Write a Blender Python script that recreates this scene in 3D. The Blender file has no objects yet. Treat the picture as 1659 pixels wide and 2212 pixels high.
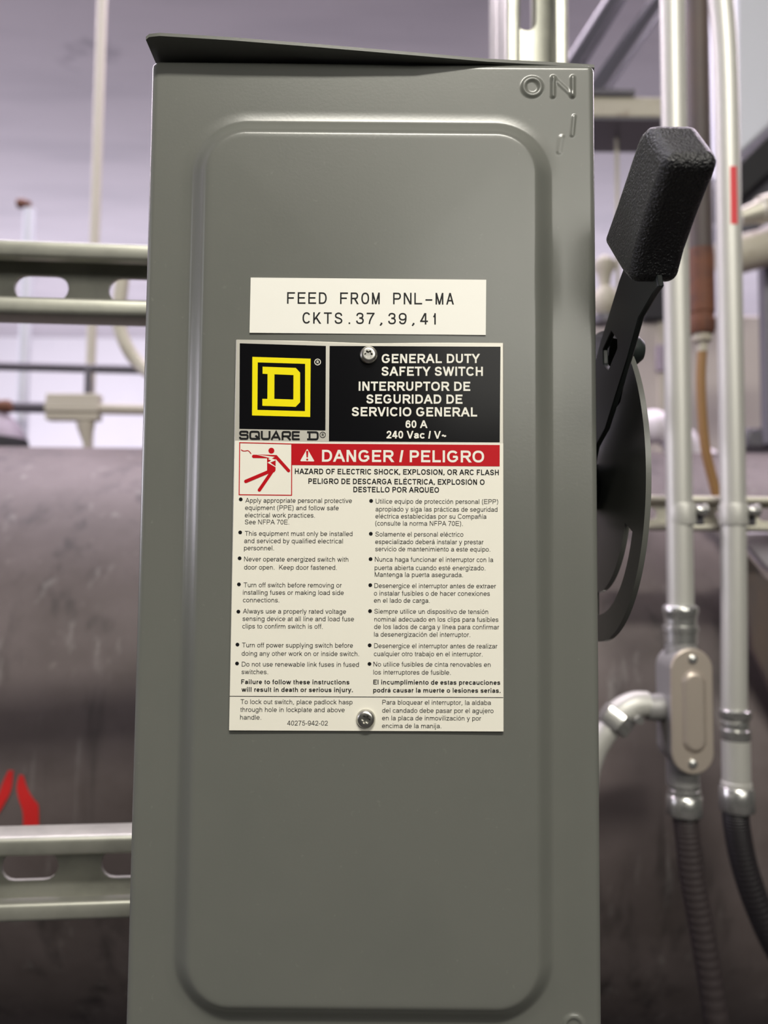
import bpy, math, random
import numpy as np
from mathutils import Vector, Matrix

random.seed(7)
SC = bpy.context.scene
COL = SC.collection

# ------------------------------------------------------------------ camera
W_PX, H_PX, F_PX = 1659.0, 2212.0, 1661.0
DIST = 0.280
CAM = Vector((0.0, -DIST, 0.0))
UP_C = Vector((246.0, 28271.0, -1661.0)).normalized()          # world up seen from the camera
RT_C = Vector((1.0, 0.0, 0.0))
RT_C = (RT_C - UP_C * RT_C.dot(UP_C)).normalized()
FW_C = UP_C.cross(RT_C).normalized()                            # world +Y in camera axes
ROT = Matrix((RT_C, FW_C, UP_C))                                # camera axes -> world
cam_data = bpy.data.cameras.new('camera')
cam = bpy.data.objects.new('camera', cam_data)
COL.objects.link(cam)
cam.matrix_world = Matrix.Translation(CAM) @ ROT.to_4x4()
cam_data.sensor_fit = 'VERTICAL'
cam_data.sensor_height = 36.0
cam_data.sensor_width = 27.0
cam_data.lens = 36.0 * F_PX / H_PX
cam_data.clip_start = 0.01
cam_data.clip_end = 60
cam_data.dof.use_dof = True
cam_data.dof.focus_distance = 0.278
cam_data.dof.aperture_fstop = 8.0
SC.camera = cam

SC.view_settings.view_transform = 'Standard'
SC.view_settings.look = 'None'
SC.view_settings.gamma = 1.0
SC.view_settings.use_curve_mapping = False
SC.view_settings.exposure = 0.0

# ------------------------------------------------------------------ light
world = bpy.data.worlds.new('world')
SC.world = world
world.use_nodes = True
world.node_tree.nodes['Background'].inputs[0].default_value = (0.9, 0.92, 1.0, 1)
world.node_tree.nodes['Background'].inputs[1].default_value = 0.008


def area(name, loc, target, sx, sy, power, color):
    d = bpy.data.lights.new(name, 'AREA')
    d.shape = 'RECTANGLE'
    d.size, d.size_y, d.energy, d.color = sx, sy, power, color
    o = bpy.data.objects.new(name, d)
    COL.objects.link(o)
    o.location = loc
    o.rotation_euler = (Vector(target) - Vector(loc)).to_track_quat('-Z', 'Y').to_euler()
    return o


area('ceiling_lamp_light', (0.08, -1.15, 1.43), (0.0, 0.0, 0.0), 0.8, 0.14, 33.5, (1.0, 0.965, 0.86))
area('front_fill_light', (0.9, -2.3, 0.95), (0.0, 0.0, 0.0), 1.6, 0.9, 25.0, (1.0, 0.97, 0.88))  # unseen soft fill added in front, reaches the channel webs and the door
area('window_light_front', (-2.3, -0.75, 0.55), (0.0, 0.0, 0.1), 0.16, 1.2, 4.5, (0.92, 0.93, 1.0))
area('added_top_light', (-0.5, 0.42, 1.44), (-0.5, 0.42, 0.0), 1.2, 0.2, 9.0, (0.92, 0.90, 1.0))  # unseen overhead light added for glints on grip edge and channel tops
area('hidden_back_fill_light', (-0.2, 3.3, -0.05), (-0.2, 4.0, 1.0), 6.5, 0.7, 71.0, (0.915, 0.90, 1.0))  # added panel hidden behind the tank, brightens back wall and ceiling
area('left_ceiling_fill_light', (-3.6, 1.0, 0.5), (0.2, 1.9, 1.2), 2.4, 0.8, 62.0, (0.92, 0.87, 1.0))  # unseen cool panel added on the left, tilted up to lift the ceiling
area('tank_top_fill_light', (-0.2, 1.25, 1.44), (-0.2, 1.25, 0.0), 5.0, 0.25, 80.0, (1.0, 0.86, 1.0))  # extra unseen strip above the tank, added to brighten its top


# ------------------------------------------------------------------ unprojection of photo measurements
def ray(px, py):
    c = Vector(((px - W_PX / 2) / F_PX, -(py - H_PX / 2) / F_PX, -1.0))
    return ROT @ c


def PY(px, py, Y=0.0):
    """point of the upright plane y=Y that the photo shows at that pixel"""
    r = ray(px, py)
    return CAM + r * ((Y - CAM.y) / r.y)


def PX(px, py, X):
    r = ray(px, py)
    return CAM + r * ((X - CAM.x) / r.x)


# ------------------------------------------------------------------ materials
MATS = {}


def mat(name, color, rough=0.5, metal=0.0, bump=None, vary=None, spec=0.5, emit=None, coat=0.0, streak=None, aniso=None):
    """bump=(scale,strength,distance); vary=(scale,color2,lo,hi[,stretch])"""
    m = bpy.data.materials.new(name)
    m.use_nodes = True
    nt = m.node_tree
    b = nt.nodes['Principled BSDF']
    b.inputs['Base Color'].default_value = (*color, 1)
    b.inputs['Roughness'].default_value = rough
    b.inputs['Metallic'].default_value = metal
    b.inputs['Specular IOR Level'].default_value = spec
    b.inputs['Coat Weight'].default_value = coat
    tc = nt.nodes.new('ShaderNodeTexCoord')
    last = None
    for v in (vary or []):
        sc, c2, lo, hi, st, det = v
        mp = nt.nodes.new('ShaderNodeMapping')
        mp.inputs['Scale'].default_value = st
        nt.links.new(tc.outputs['Object'], mp.inputs[0])
        n = nt.nodes.new('ShaderNodeTexNoise')
        n.inputs['Scale'].default_value = sc
        n.inputs['Detail'].default_value = det
        n.inputs['Roughness'].default_value = 0.6
        nt.links.new(mp.outputs[0], n.inputs['Vector'])
        rp = nt.nodes.new('ShaderNodeMapRange')
        rp.inputs['From Min'].default_value = lo
        rp.inputs['From Max'].default_value = hi
        nt.links.new(n.outputs['Fac'], rp.inputs['Value'])
        mx = nt.nodes.new('ShaderNodeMix')
        mx.data_type = 'RGBA'
        nt.links.new(rp.outputs[0], mx.inputs['Factor'])
        if last is None:
            mx.inputs['A'].default_value = (*color, 1)
        else:
            nt.links.new(last, mx.inputs['A'])
        mx.inputs['B'].default_value = (*c2, 1)
        last = mx.outputs['Result']
    if last is not None:
        nt.links.new(last, b.inputs['Base Color'])
    if bump:
        n = nt.nodes.new('ShaderNodeTexNoise')
        n.inputs['Scale'].default_value = bump[0]
        n.inputs['Detail'].default_value = 2.0
        nt.links.new(tc.outputs['Object'], n.inputs['Vector'])
        bp = nt.nodes.new('ShaderNodeBump')
        bp.inputs['Strength'].default_value = bump[1]
        bp.inputs['Distance'].default_value = bump[2]
        nt.links.new(n.outputs['Fac'], bp.inputs['Height'])
        nt.links.new(bp.outputs[0], b.inputs['Normal'])
    MATS[name] = m
    return m


U1 = (1, 1, 1)
mat('grey_paint', (0.135, 0.138, 0.124), 0.27, bump=(900, 0.035, 0.0004), spec=0.5,
    vary=[(420, (0.158, 0.161, 0.144), 0.73, 0.84, U1, 1.0), (25, (0.128, 0.132, 0.119), 0.45, 0.75, U1, 3.0)])
mat('green_black_paint', (0.020, 0.026, 0.024), 0.42)
mat('plate_green', (0.030, 0.040, 0.034), 0.45)
mat('black_plastic', (0.012, 0.012, 0.014), 0.38, bump=(1300, 1.0, 0.0009), spec=0.6)
mat('cream_print', (0.80, 0.775, 0.68), 0.45)
mat('sticker_white', (0.83, 0.815, 0.75), 0.4, bump=(240, 0.05, 0.0005))
mat('plate_aluminium', (0.56, 0.54, 0.48), 0.42, 0.55)
mat('print_black', (0.005, 0.005, 0.006), 0.18, spec=0.14)
mat('ink_black', (0.006, 0.006, 0.007), 0.5, spec=0.2)
mat('print_yellow', (0.84, 0.72, 0.0), 0.4, spec=0.2)
mat('print_red', (0.47, 0.001, 0.007), 0.45, spec=0.2)
mat('print_white', (0.80, 0.78, 0.70), 0.5)
mat('screw_steel', (0.55, 0.54, 0.50), 0.30, 0.95)
mat('strut_zinc', (0.40, 0.40, 0.35), 0.40, 0.6, vary=[(60, (0.33, 0.33, 0.29), 0.4, 0.7, (1, 1, 1), 4.0)])
mat('strut_far', (0.52, 0.50, 0.42), 0.45, 0.5)
mat('conduit_steel', (0.46, 0.455, 0.425), 0.42, 0.3)
mat('cast_alu', (0.27, 0.265, 0.26), 0.45, 0.3, bump=(300, 0.15, 0.001))
mat('cover_alu', (0.46, 0.40, 0.345), 0.36, 0.5)
mat('zinc_bright', (0.60, 0.60, 0.58), 0.25, 0.85)
mat('flex_grey', (0.036, 0.028, 0.029), 0.5, 0.0)
mat('flex_black', (0.013, 0.011, 0.013), 0.5, 0.0)
mat('brown_pipe', (0.060, 0.045, 0.042), 0.6, vary=[(25, (0.09, 0.06, 0.045), 0.45, 0.7, (1, 1, .3), 4.0)])
mat('rust', (0.13, 0.045, 0.020), 0.7, vary=[(60, (0.07, 0.028, 0.02), 0.45, 0.7, U1, 4.0)])
mat('brown_hose', (0.23, 0.12, 0.035), 0.5)
mat('dark_steel', (0.09, 0.085, 0.10), 0.45, 0.3)
mat('bar_grey', (0.085, 0.082, 0.10), 0.45, 0.3)
mat('beige_steel', (0.42, 0.39, 0.32), 0.55, vary=[(30, (0.20, 0.15, 0.11), 0.55, 0.75, U1, 4.0)])
mat('duct_paint', (0.62, 0.64, 0.70), 0.55)
mat('white_insulation', (0.66, 0.62, 0.67), 0.6, bump=(30, 0.4, 0.01))
mat('pale_cabinet', (0.42, 0.38, 0.36), 0.6)
mat('beige_pipe', (0.42, 0.39, 0.33), 0.5)
mat('white_pipe', (0.52, 0.53, 0.60), 0.5)
mat('purple_grey', (0.27, 0.23, 0.28), 0.5)
mat('black_rubber', (0.006, 0.006, 0.008), 0.7)
mat('red_paint', (0.60, 0.020, 0.020), 0.5)
mat('red_mark', (0.55, 0.03, 0.04), 0.6)
mat('tank_skin', (0.132, 0.108, 0.107), 0.55, spec=0.35, bump=(40, 0.12, 0.005),
    vary=[(9, (0.092, 0.074, 0.071), 0.40, 0.66, U1, 5.0), (36, (0.028, 0.024, 0.024), 0.54, 0.80, (1, 1, 0.06), 3.0),
          (50, (0.26, 0.24, 0.235), 0.60, 0.84, (1, 1, 0.06), 5.0), (60, (0.18, 0.155, 0.15), 0.66, 0.84, (1, 1, 0.7), 4.0)])
mat('ceiling_paint', (0.62, 0.57, 0.61), 0.7,
    vary=[(1.3, (0.50, 0.465, 0.505), 0.45, 0.7, (.5, 2.5, 1), 3.0), (2.6, (0.36, 0.33, 0.37), 0.62, 0.70, (1, 1, 1), 6.0), (2.1, (0.80, 0.76, 0.78), 0.70, 0.75, (1, 1.3, 1), 3.0)])
mat('wall_paint', (0.83, 0.80, 0.84), 0.7, vary=[(1.2, (0.76, 0.74, 0.80), 0.45, 0.7, U1, 3.0)])
mat('floor_concrete', (0.060, 0.056, 0.054), 0.8, vary=[(4, (0.042, 0.038, 0.036), 0.4, 0.7, U1, 5.0)])


# ------------------------------------------------------------------ mesh helpers
class MB:
    def __init__(self):
        self.v, self.f, self.m, self.s = [], [], [], []

    def add(self, verts, faces, mi=0, smooth=False):
        o = len(self.v)
        self.v += [tuple(p) for p in verts]
        for f in faces:
            self.f.append(tuple(i + o for i in f))
            self.m.append(mi)
            self.s.append(smooth)
        return self

    def box(self, lo, hi, mi=0):
        x0, y0, z0 = lo
        x1, y1, z1 = hi
        v = [(x, y, z) for x in (x0, x1) for y in (y0, y1) for z in (z0, z1)]
        f = [(0, 1, 3, 2), (4, 6, 7, 5), (0, 4, 5, 1), (2, 3, 7, 6), (0, 2, 6, 4), (1, 5, 7, 3)]
        return self.add(v, f, mi)

    def tube(self, path, r, n=20, mi=0, caps=True, sides=None):
        """smooth tube along a path; r number or list"""
        P = [Vector(p) for p in path]
        k = len(P)
        R = r if isinstance(r, (list, tuple)) else [r] * k
        T = []
        for i in range(k):
            a, b = P[max(0, i - 1)], P[min(k - 1, i + 1)]
            T.append((b - a).normalized() if (b - a).length > 1e-9 else (T[-1] if T else Vector((0, 0, 1))))
        ref = Vector((0, -1, 0)) if abs(T[0].y) < 0.9 else Vector((1, 0, 0))
        nrm = (ref - T[0] * ref.dot(T[0])).normalized()
        vs, fs = [], []
        for i in range(k):
            nrm = (nrm - T[i] * nrm.dot(T[i])).normalized()
            bn = T[i].cross(nrm)
            for j in range(n):
                a = 2 * math.pi * j / n
                vs.append(P[i] + (nrm * math.cos(a) + bn * math.sin(a)) * R[i])
        for i in range(k - 1):
            for j in range(n):
                fs.append((i * n + j, i * n + (j + 1) % n, (i + 1) * n + (j + 1) % n, (i + 1) * n + j))
        self.add(vs, fs, mi, n > 8)
        if caps:
            self.add(vs[:n], [tuple(range(n - 1, -1, -1))], mi)
            self.add(vs[-n:], [tuple(range(n))], mi)
        return self

    def lathe(self, p0, p1, prof, n=24, mi=0):
        """prof: list of (t along p0->p1, radius); hard steps by repeated t"""
        a, b = Vector(p0), Vector(p1)
        d = (b - a).normalized()
        ref = Vector((0, -1, 0)) if abs(d.y) < 0.9 else Vector((1, 0, 0))
        u = (ref - d * ref.dot(d)).normalized()
        w = d.cross(u)
        vs, fs = [], []
        for t, r in prof:
            c = a.lerp(b, t)
            for j in range(n):
                an = 2 * math.pi * j / n
                vs.append(c + (u * math.cos(an) + w * math.sin(an)) * r)
        k = len(prof)
        for i in range(k - 1):
            for j in range(n):
                fs.append((i * n + j, i * n + (j + 1) % n, (i + 1) * n + (j + 1) % n, (i + 1) * n + j))
        self.add(vs, fs, mi, n > 8)
        self.add(vs[:n], [tuple(range(n - 1, -1, -1))], mi)
        self.add(vs[-n:], [tuple(range(n))], mi)
        return self

    def prism(self, poly, off, mi=0, mi_side=None):
        """polygon (3D points) extruded by vector off"""
        P = [Vector(p) for p in poly]
        o = Vector(off)
        n = len(P)
        vs = P + [p + o for p in P]
        self.add(vs, [tuple(range(n - 1, -1, -1)), tuple(range(n, 2 * n))], mi)
        self.add(vs, [(i, (i + 1) % n, (i + 1) % n + n, i + n) for i in range(n)], mi if mi_side is None else mi_side)
        return self

    def build(self, name, mats, parent=None, bevel=0.0, seg=2, origin=None, recalc=True, merge=True, auto=40):
        if not isinstance(mats, (list, tuple)):
            mats = [mats]
        if parent is not None:
            org = Vector(parent['_w'])
        elif origin is not None:
            org = Vector(origin)
        else:
            a = np.array(self.v)
            org = Vector(((a[:, 0].min() + a[:, 0].max()) / 2, (a[:, 1].min() + a[:, 1].max()) / 2, a[:, 2].min()))
        me = bpy.data.meshes.new(name)
        me.from_pydata([(p[0] - org.x, p[1] - org.y, p[2] - org.z) for p in self.v], [], self.f)
        for m in mats:
            me.materials.append(MATS[m])
        me.polygons.foreach_set('material_index', self.m)
        me.polygons.foreach_set('use_smooth', self.s)
        me.update()
        if recalc:
            import bmesh
            bm = bmesh.new()
            bm.from_mesh(me)
            if merge:
                bmesh.ops.remove_doubles(bm, verts=bm.verts, dist=1e-7)
            bmesh.ops.recalc_face_normals(bm, faces=bm.faces)
            bm.to_mesh(me)
            bm.free()
        if auto:
            me.set_sharp_from_angle(angle=math.radians(auto))
        o = bpy.data.objects.new(name, me)
        COL.objects.link(o)
        if parent is not None:
            o.parent = parent
            o['_w'] = parent['_w']
        else:
            o.location = org
            o['_w'] = tuple(org)
        if bevel:
            b = o.modifiers.new('bevel', 'BEVEL')
            b.width, b.segments, b.limit_method, b.angle_limit = bevel, seg, 'ANGLE', math.radians(35)
            for p in me.polygons:
                p.use_smooth = True
            wn = o.modifiers.new('wn', 'WEIGHTED_NORMAL')
            wn.keep_sharp = True
        return o


def root(name, loc, label, cat, group=None):
    o = bpy.data.objects.new(name, None)
    COL.objects.link(o)
    o.location = loc
    o.empty_display_size = 0.02
    o['_w'] = tuple(loc)
    return tag(o, label, cat, group)


def tag(o, label=None, cat=None, group=None, kind=None):
    if label: o['label'] = label
    if cat: o['category'] = cat
    if group: o['group'] = group
    if kind: o['kind'] = kind
    return o


def smooth_path(pts, n=8):
    P = [Vector(p) for p in pts]
    P = [P[0] * 2 - P[1]] + P + [P[-1] * 2 - P[-2]]
    out = []
    for i in range(1, len(P) - 2):
        for k in range(n):
            t = k / n
            a, b, c, d = P[i - 1], P[i], P[i + 1], P[i + 2]
            out.append(0.5 * ((2 * b) + (c - a) * t + (2 * a - 5 * b + 4 * c - d) * t * t + (3 * b - a - 3 * c + d) * t ** 3))
    out.append(P[-2])
    return out


# ------------------------------------------------------------------ the setting
def struct(name, lo, hi, m):
    o = MB().box(lo, hi).build(name, m)
    return tag(o, kind='structure')


FL, CE, YB = -1.45, 1.48, 4.9
struct('floor', (-4, -2.5, FL - .1), (4, YB, FL), 'floor_concrete')
tag(bpy.data.objects['floor'], 'dark concrete floor of the plant room', 'floor')
struct('wall_back', (-4, YB, FL), (4, YB + .1, CE), 'wall_paint')
tag(bpy.data.objects['wall_back'], 'bright white back wall behind the pipes', 'wall')
mb = MB().box((-4, -2.5, CE), (4, YB + .1, CE + .1))
tag(mb.build('ceiling', 'ceiling_paint'), 'stained lavender white ceiling deck overhead', 'ceiling', kind='structure')

# ------------------------------------------------------------------ big background things
# the dark tank
TY, TZ, TR = 0.78, -0.215, 0.36
tank = root('storage_tank', (0, TY, TZ - TR), 'large dirty brown black tank lying behind the grey switch box', 'tank')
n, vs, fs = 96, [], []
xs = [-3.2 + 6.4 * i / 40 for i in range(41)]
for x in xs:
    for j in range(n):
        a = 2 * math.pi * j / n
        vs.append((x, TY + TR * math.cos(a), TZ + TR * math.sin(a)))
for i in range(40):
    for j in range(n):
        fs.append((i * n + j, i * n + (j + 1) % n, (i + 1) * n + (j + 1) % n, (i + 1) * n + j))
mb = MB().add(vs, fs, 0, True)
mb.add(vs[:n], [tuple(range(n))]).add(vs[-n:], [tuple(range(n))])
mb.build('shell', 'tank_skin', tank)
for x in (-2.2, 2.2):
    MB().box((x - .15, TY - .3, FL), (x + .15, TY + .3, TZ - TR + .12)).build('saddle', 'dark_steel', tank)


def on_tank(px, py, lift=0.0):
    r = ray(px, py)
    R = TR + lift
    oy, oz = CAM.y - TY, CAM.z - TZ
    a = r.y ** 2 + r.z ** 2
    b = 2 * (oy * r.y + oz * r.z)
    c = oy ** 2 + oz ** 2 - R * R
    t = (-b - math.sqrt(b * b - 4 * a * c)) / (2 * a)
    return CAM + r * t


mb = MB()
for left, right in (([(-6, 1725), (6, 1690), (18, 1664)], [(-6, 1762), (8, 1738), (24, 1706), (29, 1664)]),
                    ([(41, 1674), (36, 1700), (40, 1725), (49, 1755), (50, 1800)], [(50, 1674), (60, 1705), (74, 1728), (83, 1742), (84, 1800)])):
    poly = left + right[::-1]
    L = smooth_path([(p[0], p[1], 0) for p in left], 6)
    Rr = smooth_path([(p[0], p[1], 0) for p in right], 6)
    m_ = min(len(L), len(Rr))
    A = [L[round(i * (len(L) - 1) / (m_ - 1))] for i in range(m_)]
    B = [Rr[round(i * (len(Rr) - 1) / (m_ - 1))] for i in range(m_)]
    v = [on_tank(p.x, p.y, .002) for p in A] + [on_tank(p.x, p.y, .002) for p in B]
    mb.add(v, [(i, i + 1, m_ + i + 1, m_ + i) for i in range(m_ - 1)])
mb.build('painted_mark', 'red_paint', tank, recalc=False)['label'] = 'bright red hand painted mark'


# slotted strut channel ------------------------------------------------
def strut(name, p0, p1, up, back, h, depth, t=0.0026, lip=0.0095, slot=None, pitch=0.0508, mi='strut_zinc', label='', phase=0.0, backs=False, group='slotted steel strut channels'):
    """channel whose open side faces -back; p0/p1 centre line of the open face"""
    p0, p1, up, back = Vector(p0), Vector(p1), Vector(up).normalized(), Vector(back).normalized()
    ax = (p1 - p0)
    Ln = ax.length
    ax.normalize()
    up = (up - ax * up.dot(ax)).normalized()
    back = (back - ax * back.dot(ax) - up * back.dot(up)).normalized()
    Q = lambda s, u, b: p0 + ax * s + up * u + back * b
    mb = MB()
    hh = h / 2
    r = 0.0028
    # one side of the section: lip return, lip face, flange (outer and inner skins)
    for sg in (1, -1):
        outer = [(hh - lip, 0.0075), (hh - lip, r)]
        outer = [(hh - lip, .007), (hh - lip, .0018), (hh - lip + .0006, .0006), (hh - lip + .0018, 0)]
        for k in range(0, 6):
            a = math.pi / 2 * k / 5
            outer.append((hh - r + r * math.sin(a), r - r * math.cos(a)))
        outer.append((hh, depth - r))
        for k in range(1, 5):
            a = math.pi / 2 * k / 5
            outer.append((hh - r + r * math.cos(a), depth - r + r * math.sin(a)))
        outer.append((hh - r - .001, depth))
        inner = [(hh - r - .001, depth - t), (hh - t, depth - r - .0005), (hh - t, r + .001), (hh - r, t), (hh - lip + t + .0004, t), (hh - lip + t, .007)]
        sec = outer + inner
        n = len(sec)
        vs = [Q(0, sg * u, b) for u, b in sec] + [Q(Ln, sg * u, b) for u, b in sec]
        mb.add(vs, [(i, (i + 1) % n, (i + 1) % n + n, i + n) for i in range(n)], 0, True)
        mb.add(vs, [tuple(range(n)), tuple(range(2 * n - 1, n - 1, -1))], 0)
    # web with slots
    wh = hh - r - .001
    sl, sh = slot if slot else (0, 0)
    step = pitch
    s = -step + phase
    nseg = 8
    a0 = 0.0
    while s < Ln:
        c0, c1 = s, s + step
        cc = (c0 + c1) / 2
        if slot:
            rr = sh / 2
            hole = []
            for k in range(nseg + 1):
                a = math.pi / 2 - math.pi * k / nseg
                hole.append((cc + sl / 2 - rr + rr * math.cos(a), rr * math.sin(a)))
            for k in range(nseg + 1):
                a = -math.pi / 2 - math.pi * k / nseg
                hole.append((cc - sl / 2 + rr + rr * math.cos(a), rr * math.sin(a)))
            # outer loop matched to the hole
            loop = []
            m_ = nseg + 1
            for k in range(m_):
                loop.append((c1, wh - 2 * wh * k / nseg))
            for k in range(m_):
                loop.append((c0, -wh + 2 * wh * k / nseg))
            cl = lambda q: (min(max(q[0], 0), Ln), q[1])
            n = len(hole)
            for d_ in (depth - t, depth):
                vs = [Q(*cl(q), d_) for q in hole] + [Q(*cl(q), d_) for q in loop]
                mb.add(vs, [(i, (i + 1) % n, (i + 1) % n + n, i + n) for i in range(n)], 0)
            vs = [Q(*cl(q), depth - t) for q in hole] + [Q(*cl(q), depth) for q in hole]
            mb.add(vs, [(i, (i + 1) % n, (i + 1) % n + n, i + n) for i in range(n)], 0)
        s += step
    if not slot:
        vs = [Q(a, u, b) for a in (0, Ln) for u in (-wh, wh) for b in (depth - t, depth)]
        mb.add(vs, [(0, 1, 3, 2), (4, 6, 7, 5), (0, 4, 5, 1), (2, 3, 7, 6)], 0)
    o = mb.build(name, mi, recalc=True, merge=False, auto=40)
    return tag(o, label, 'strut channel', group)


SY = 0.120
a, b = (PY(-120, 510, SY - .004) + PY(-120, 672, SY - .004)) / 2, (PY(1292, 575, SY + .03) + PY(1292, 722, SY + .03)) / 2
hU = (PY(150, 520, SY) - PY(150, 681, SY)).length
b = a + (PY(310, 604.5, SY + .006) - a) * ((PY(1291, 604, SY).x - a.x) / (PY(310, 604, SY).x - a.x))
a = a - (b - a).normalized() * .0508 * 8
strut('strut_channel', a, b, (0, 0, 1), (0, 1, 0), hU, 0.0206, slot=(0.0292, 0.0143), pitch=.0508, phase=.0176,
      label='upper of the two slotted zinc strut channels running behind the grey box')
a = (PY(-120, 1815, SY - .008) + PY(-120, 2000, SY - .008)) / 2
q = (PY(275, 1803, SY) + PY(275, 1988, SY)) / 2
hL = (PY(150, 1809, SY) - PY(150, 1992, SY)).length
b = a + (q - a) * ((PY(1309, 1900, SY).x - a.x) / (q.x - a.x))
a = a - (b - a).normalized() * .0508 * 8
strut('strut_channel', a, b, (0, 0, 1), (0, 1, 0), hL, 0.0206, slot=(0.0292, 0.0143), pitch=.0508, phase=.0090,
      label='lower of the two slotted zinc strut channels running behind the grey box')
# upright strut above the box
VY = 0.205
xc = PY(1161, 70, VY).x
strut('strut_channel', (xc, VY, FL), (xc, VY, CE), (1, 0, 0), (0, 1, 0), .0413, .0413, slot=(.0292, .0143), phase=.034,
      label='upright slotted strut channel rising above the box top right corner')
strut('strut_channel', (xc, VY + .0826, FL), (xc, VY + .0826, CE), (1, 0, 0), (0, -1, 0), .0413, .0413,
      label='plain strut channel joined back to back with the upright slotted one')


# ------------------------------------------------------------------ pipes and fittings on the left, far behind
def pipe(name, pts, r, m, label, cat='pipe', group=None, n=16, steps=1):
    P = smooth_path(pts, steps) if steps > 1 else pts
    return tag(MB().tube(P, r, n).build(name, m), label, cat, group)


FY = 1.05
mm = lambda px, Y: px * (Y + DIST) / F_PX
x = PY(205, 500, FY).x
pipe('conduit_pipe', [(x, FY, TZ + .235), (x, FY, CE)], mm(10.5, FY), 'beige_pipe', 'slim upright beige pipe left of the box, reaching the ceiling')
x = PY(59, 600, FY + .1).x
vp = root('vent_pipe', (x, FY + .1, FL), 'short white upright pipe with an orange cap at far left', 'pipe')
zt = PY(59, 452, FY + .1).z
MB().tube([(x, FY + .1, FL), (x, FY + .1, zt)], mm(13, FY + .1), 16).build('pipe', 'white_pipe', vp)
c = PY(50, 440, FY + .1)
MB().lathe(c + Vector((-.012, 0, 0)), c + Vector((.014, 0, 0)), [(0, .005), (0.1, .009), (.6, .009), (.7, .006), (1, .005)]).build('cap', 'rust', vp)
pipe('cross_pipe', [PY(-200, 786, FY - .05), PY(420, 802, FY - .05)], mm(9, FY), 'dark_steel', 'thin dark grey horizontal pipe just below the upper strut')
# pipe with union
UY = FY - .12
up_ = root('union_pipe', PY(160, 880, UY), 'horizontal beige pipe with a boxy union fitting, left of the box', 'pipe')
MB().tube([PY(10, 879, UY), PY(160, 882, UY)], mm(12, UY), 16).build('pipe', 'dark_steel', up_)['label'] = 'dark grey pipe end'
MB().tube([PY(150, 882, UY), PY(420, 887, UY)], mm(12, UY), 16).build('pipe', 'beige_pipe', up_)
a, b = PY(103, 880, UY), PY(217, 884, UY)
mb = MB()
hz = mm(29, UY)
for (z0, z1, d) in ((.42, 1.0, .010), (-1.0, -.45, .010), (-.42, .42, .013)):
    mb.box((a.x, UY - d, a.z + z0 * hz), (b.x, UY + d, a.z + z1 * hz))
mb.build('union', 'beige_pipe', up_, bevel=.002)
c = PY(185, 912, UY)
MB().lathe(c, PY(188, 975, UY), [(0, mm(20, UY)), (.2, mm(18, UY)), (.75, mm(7, UY)), (1, mm(6, UY))]).build('hanger', 'beige_pipe', up_)
MB().lathe(PY(6, 878, UY), PY(26, 879, UY), [(0, mm(15, UY)), (.7, mm(15, UY)), (1, mm(10, UY))]).build('end_plug', 'rust', up_)
# drop pipe over union
x = PY(190, 830, UY).x
pipe('drop_rod', [(x, UY, PY(190, 798, UY).z), (x, UY, PY(190, 852, UY).z)], mm(8, UY), 'dark_steel', 'short dark rod standing on the beige union fitting', 'rod')
# bent conduit
pts = [PY(272, 540, .62), PY(262, 620, .62), PY(256, 690, .62), PY(272, 745, .62), PY(305, 790, .62), PY(360, 825, .60), PY(450, 840, .56), PY(760, 845, .42), PY(1130, 845, .292)]
pipe('bent_conduit', pts, mm(15, .62), 'beige_pipe', 'beige bent conduit curving behind the left edge of the box', 'pipe', steps=8)
# motor dome at the far left
mo = root('motor', PY(0, 968, .9), 'dark purple grey motor dome at far left on the tank', 'motor')
c = PY(-18, 970, .9)
MB().lathe(c, c + Vector((0, 0, mm(92, 0.9))), [(0, mm(75, .9)), (.25, mm(71, .9)), (.5, mm(60, .9)), (.75, mm(42, .9)), (.92, mm(22, .9)), (1, mm(4, .9))], 32).build('dome', 'purple_grey', mo)
MB().lathe(c + Vector((0, 0, -.020)), c + Vector((0, -.0, mm(22, 0.9))), [(0, mm(76, .9)), (.7, mm(75.5, .9)), (1, mm(72, .9))], 32).build('base_ring', 'black_rubber', mo)
c = PY(8, 878, .89)
MB().lathe(c + Vector((-.02, 0, 0)), c + Vector((.012, 0, 0)), [(0, mm(13, .9)), (.8, mm(13, .9)), (1, mm(9, .9))]).build('shaft_plug', 'rust', mo)

# ------------------------------------------------------------------ right side background
DY = 0.95
# diagonal braces
for (p, q, lab) in (((1205, 190), (1385, -95), 'upper left of two dark diagonal braces right of the upright strut'),
                    ((1262, 232), (1490, -95), 'lower right of two dark diagonal braces right of the upright strut')):
    P0, P1 = PY(*p, DY), PY(*q, DY + .1)
    d = (P1 - P0).normalized()
    nn = Vector((-d.z, 0, d.x)).normalized()
    w = mm(21, DY)
    o = MB().prism([P0 + nn * w, P0 - nn * w, P1 - nn * w, P1 + nn * w], (0, .045, 0)).build('diagonal_brace', 'bar_grey', bevel=.008)
    tag(o, lab, 'brace', 'diagonal braces')
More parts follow.
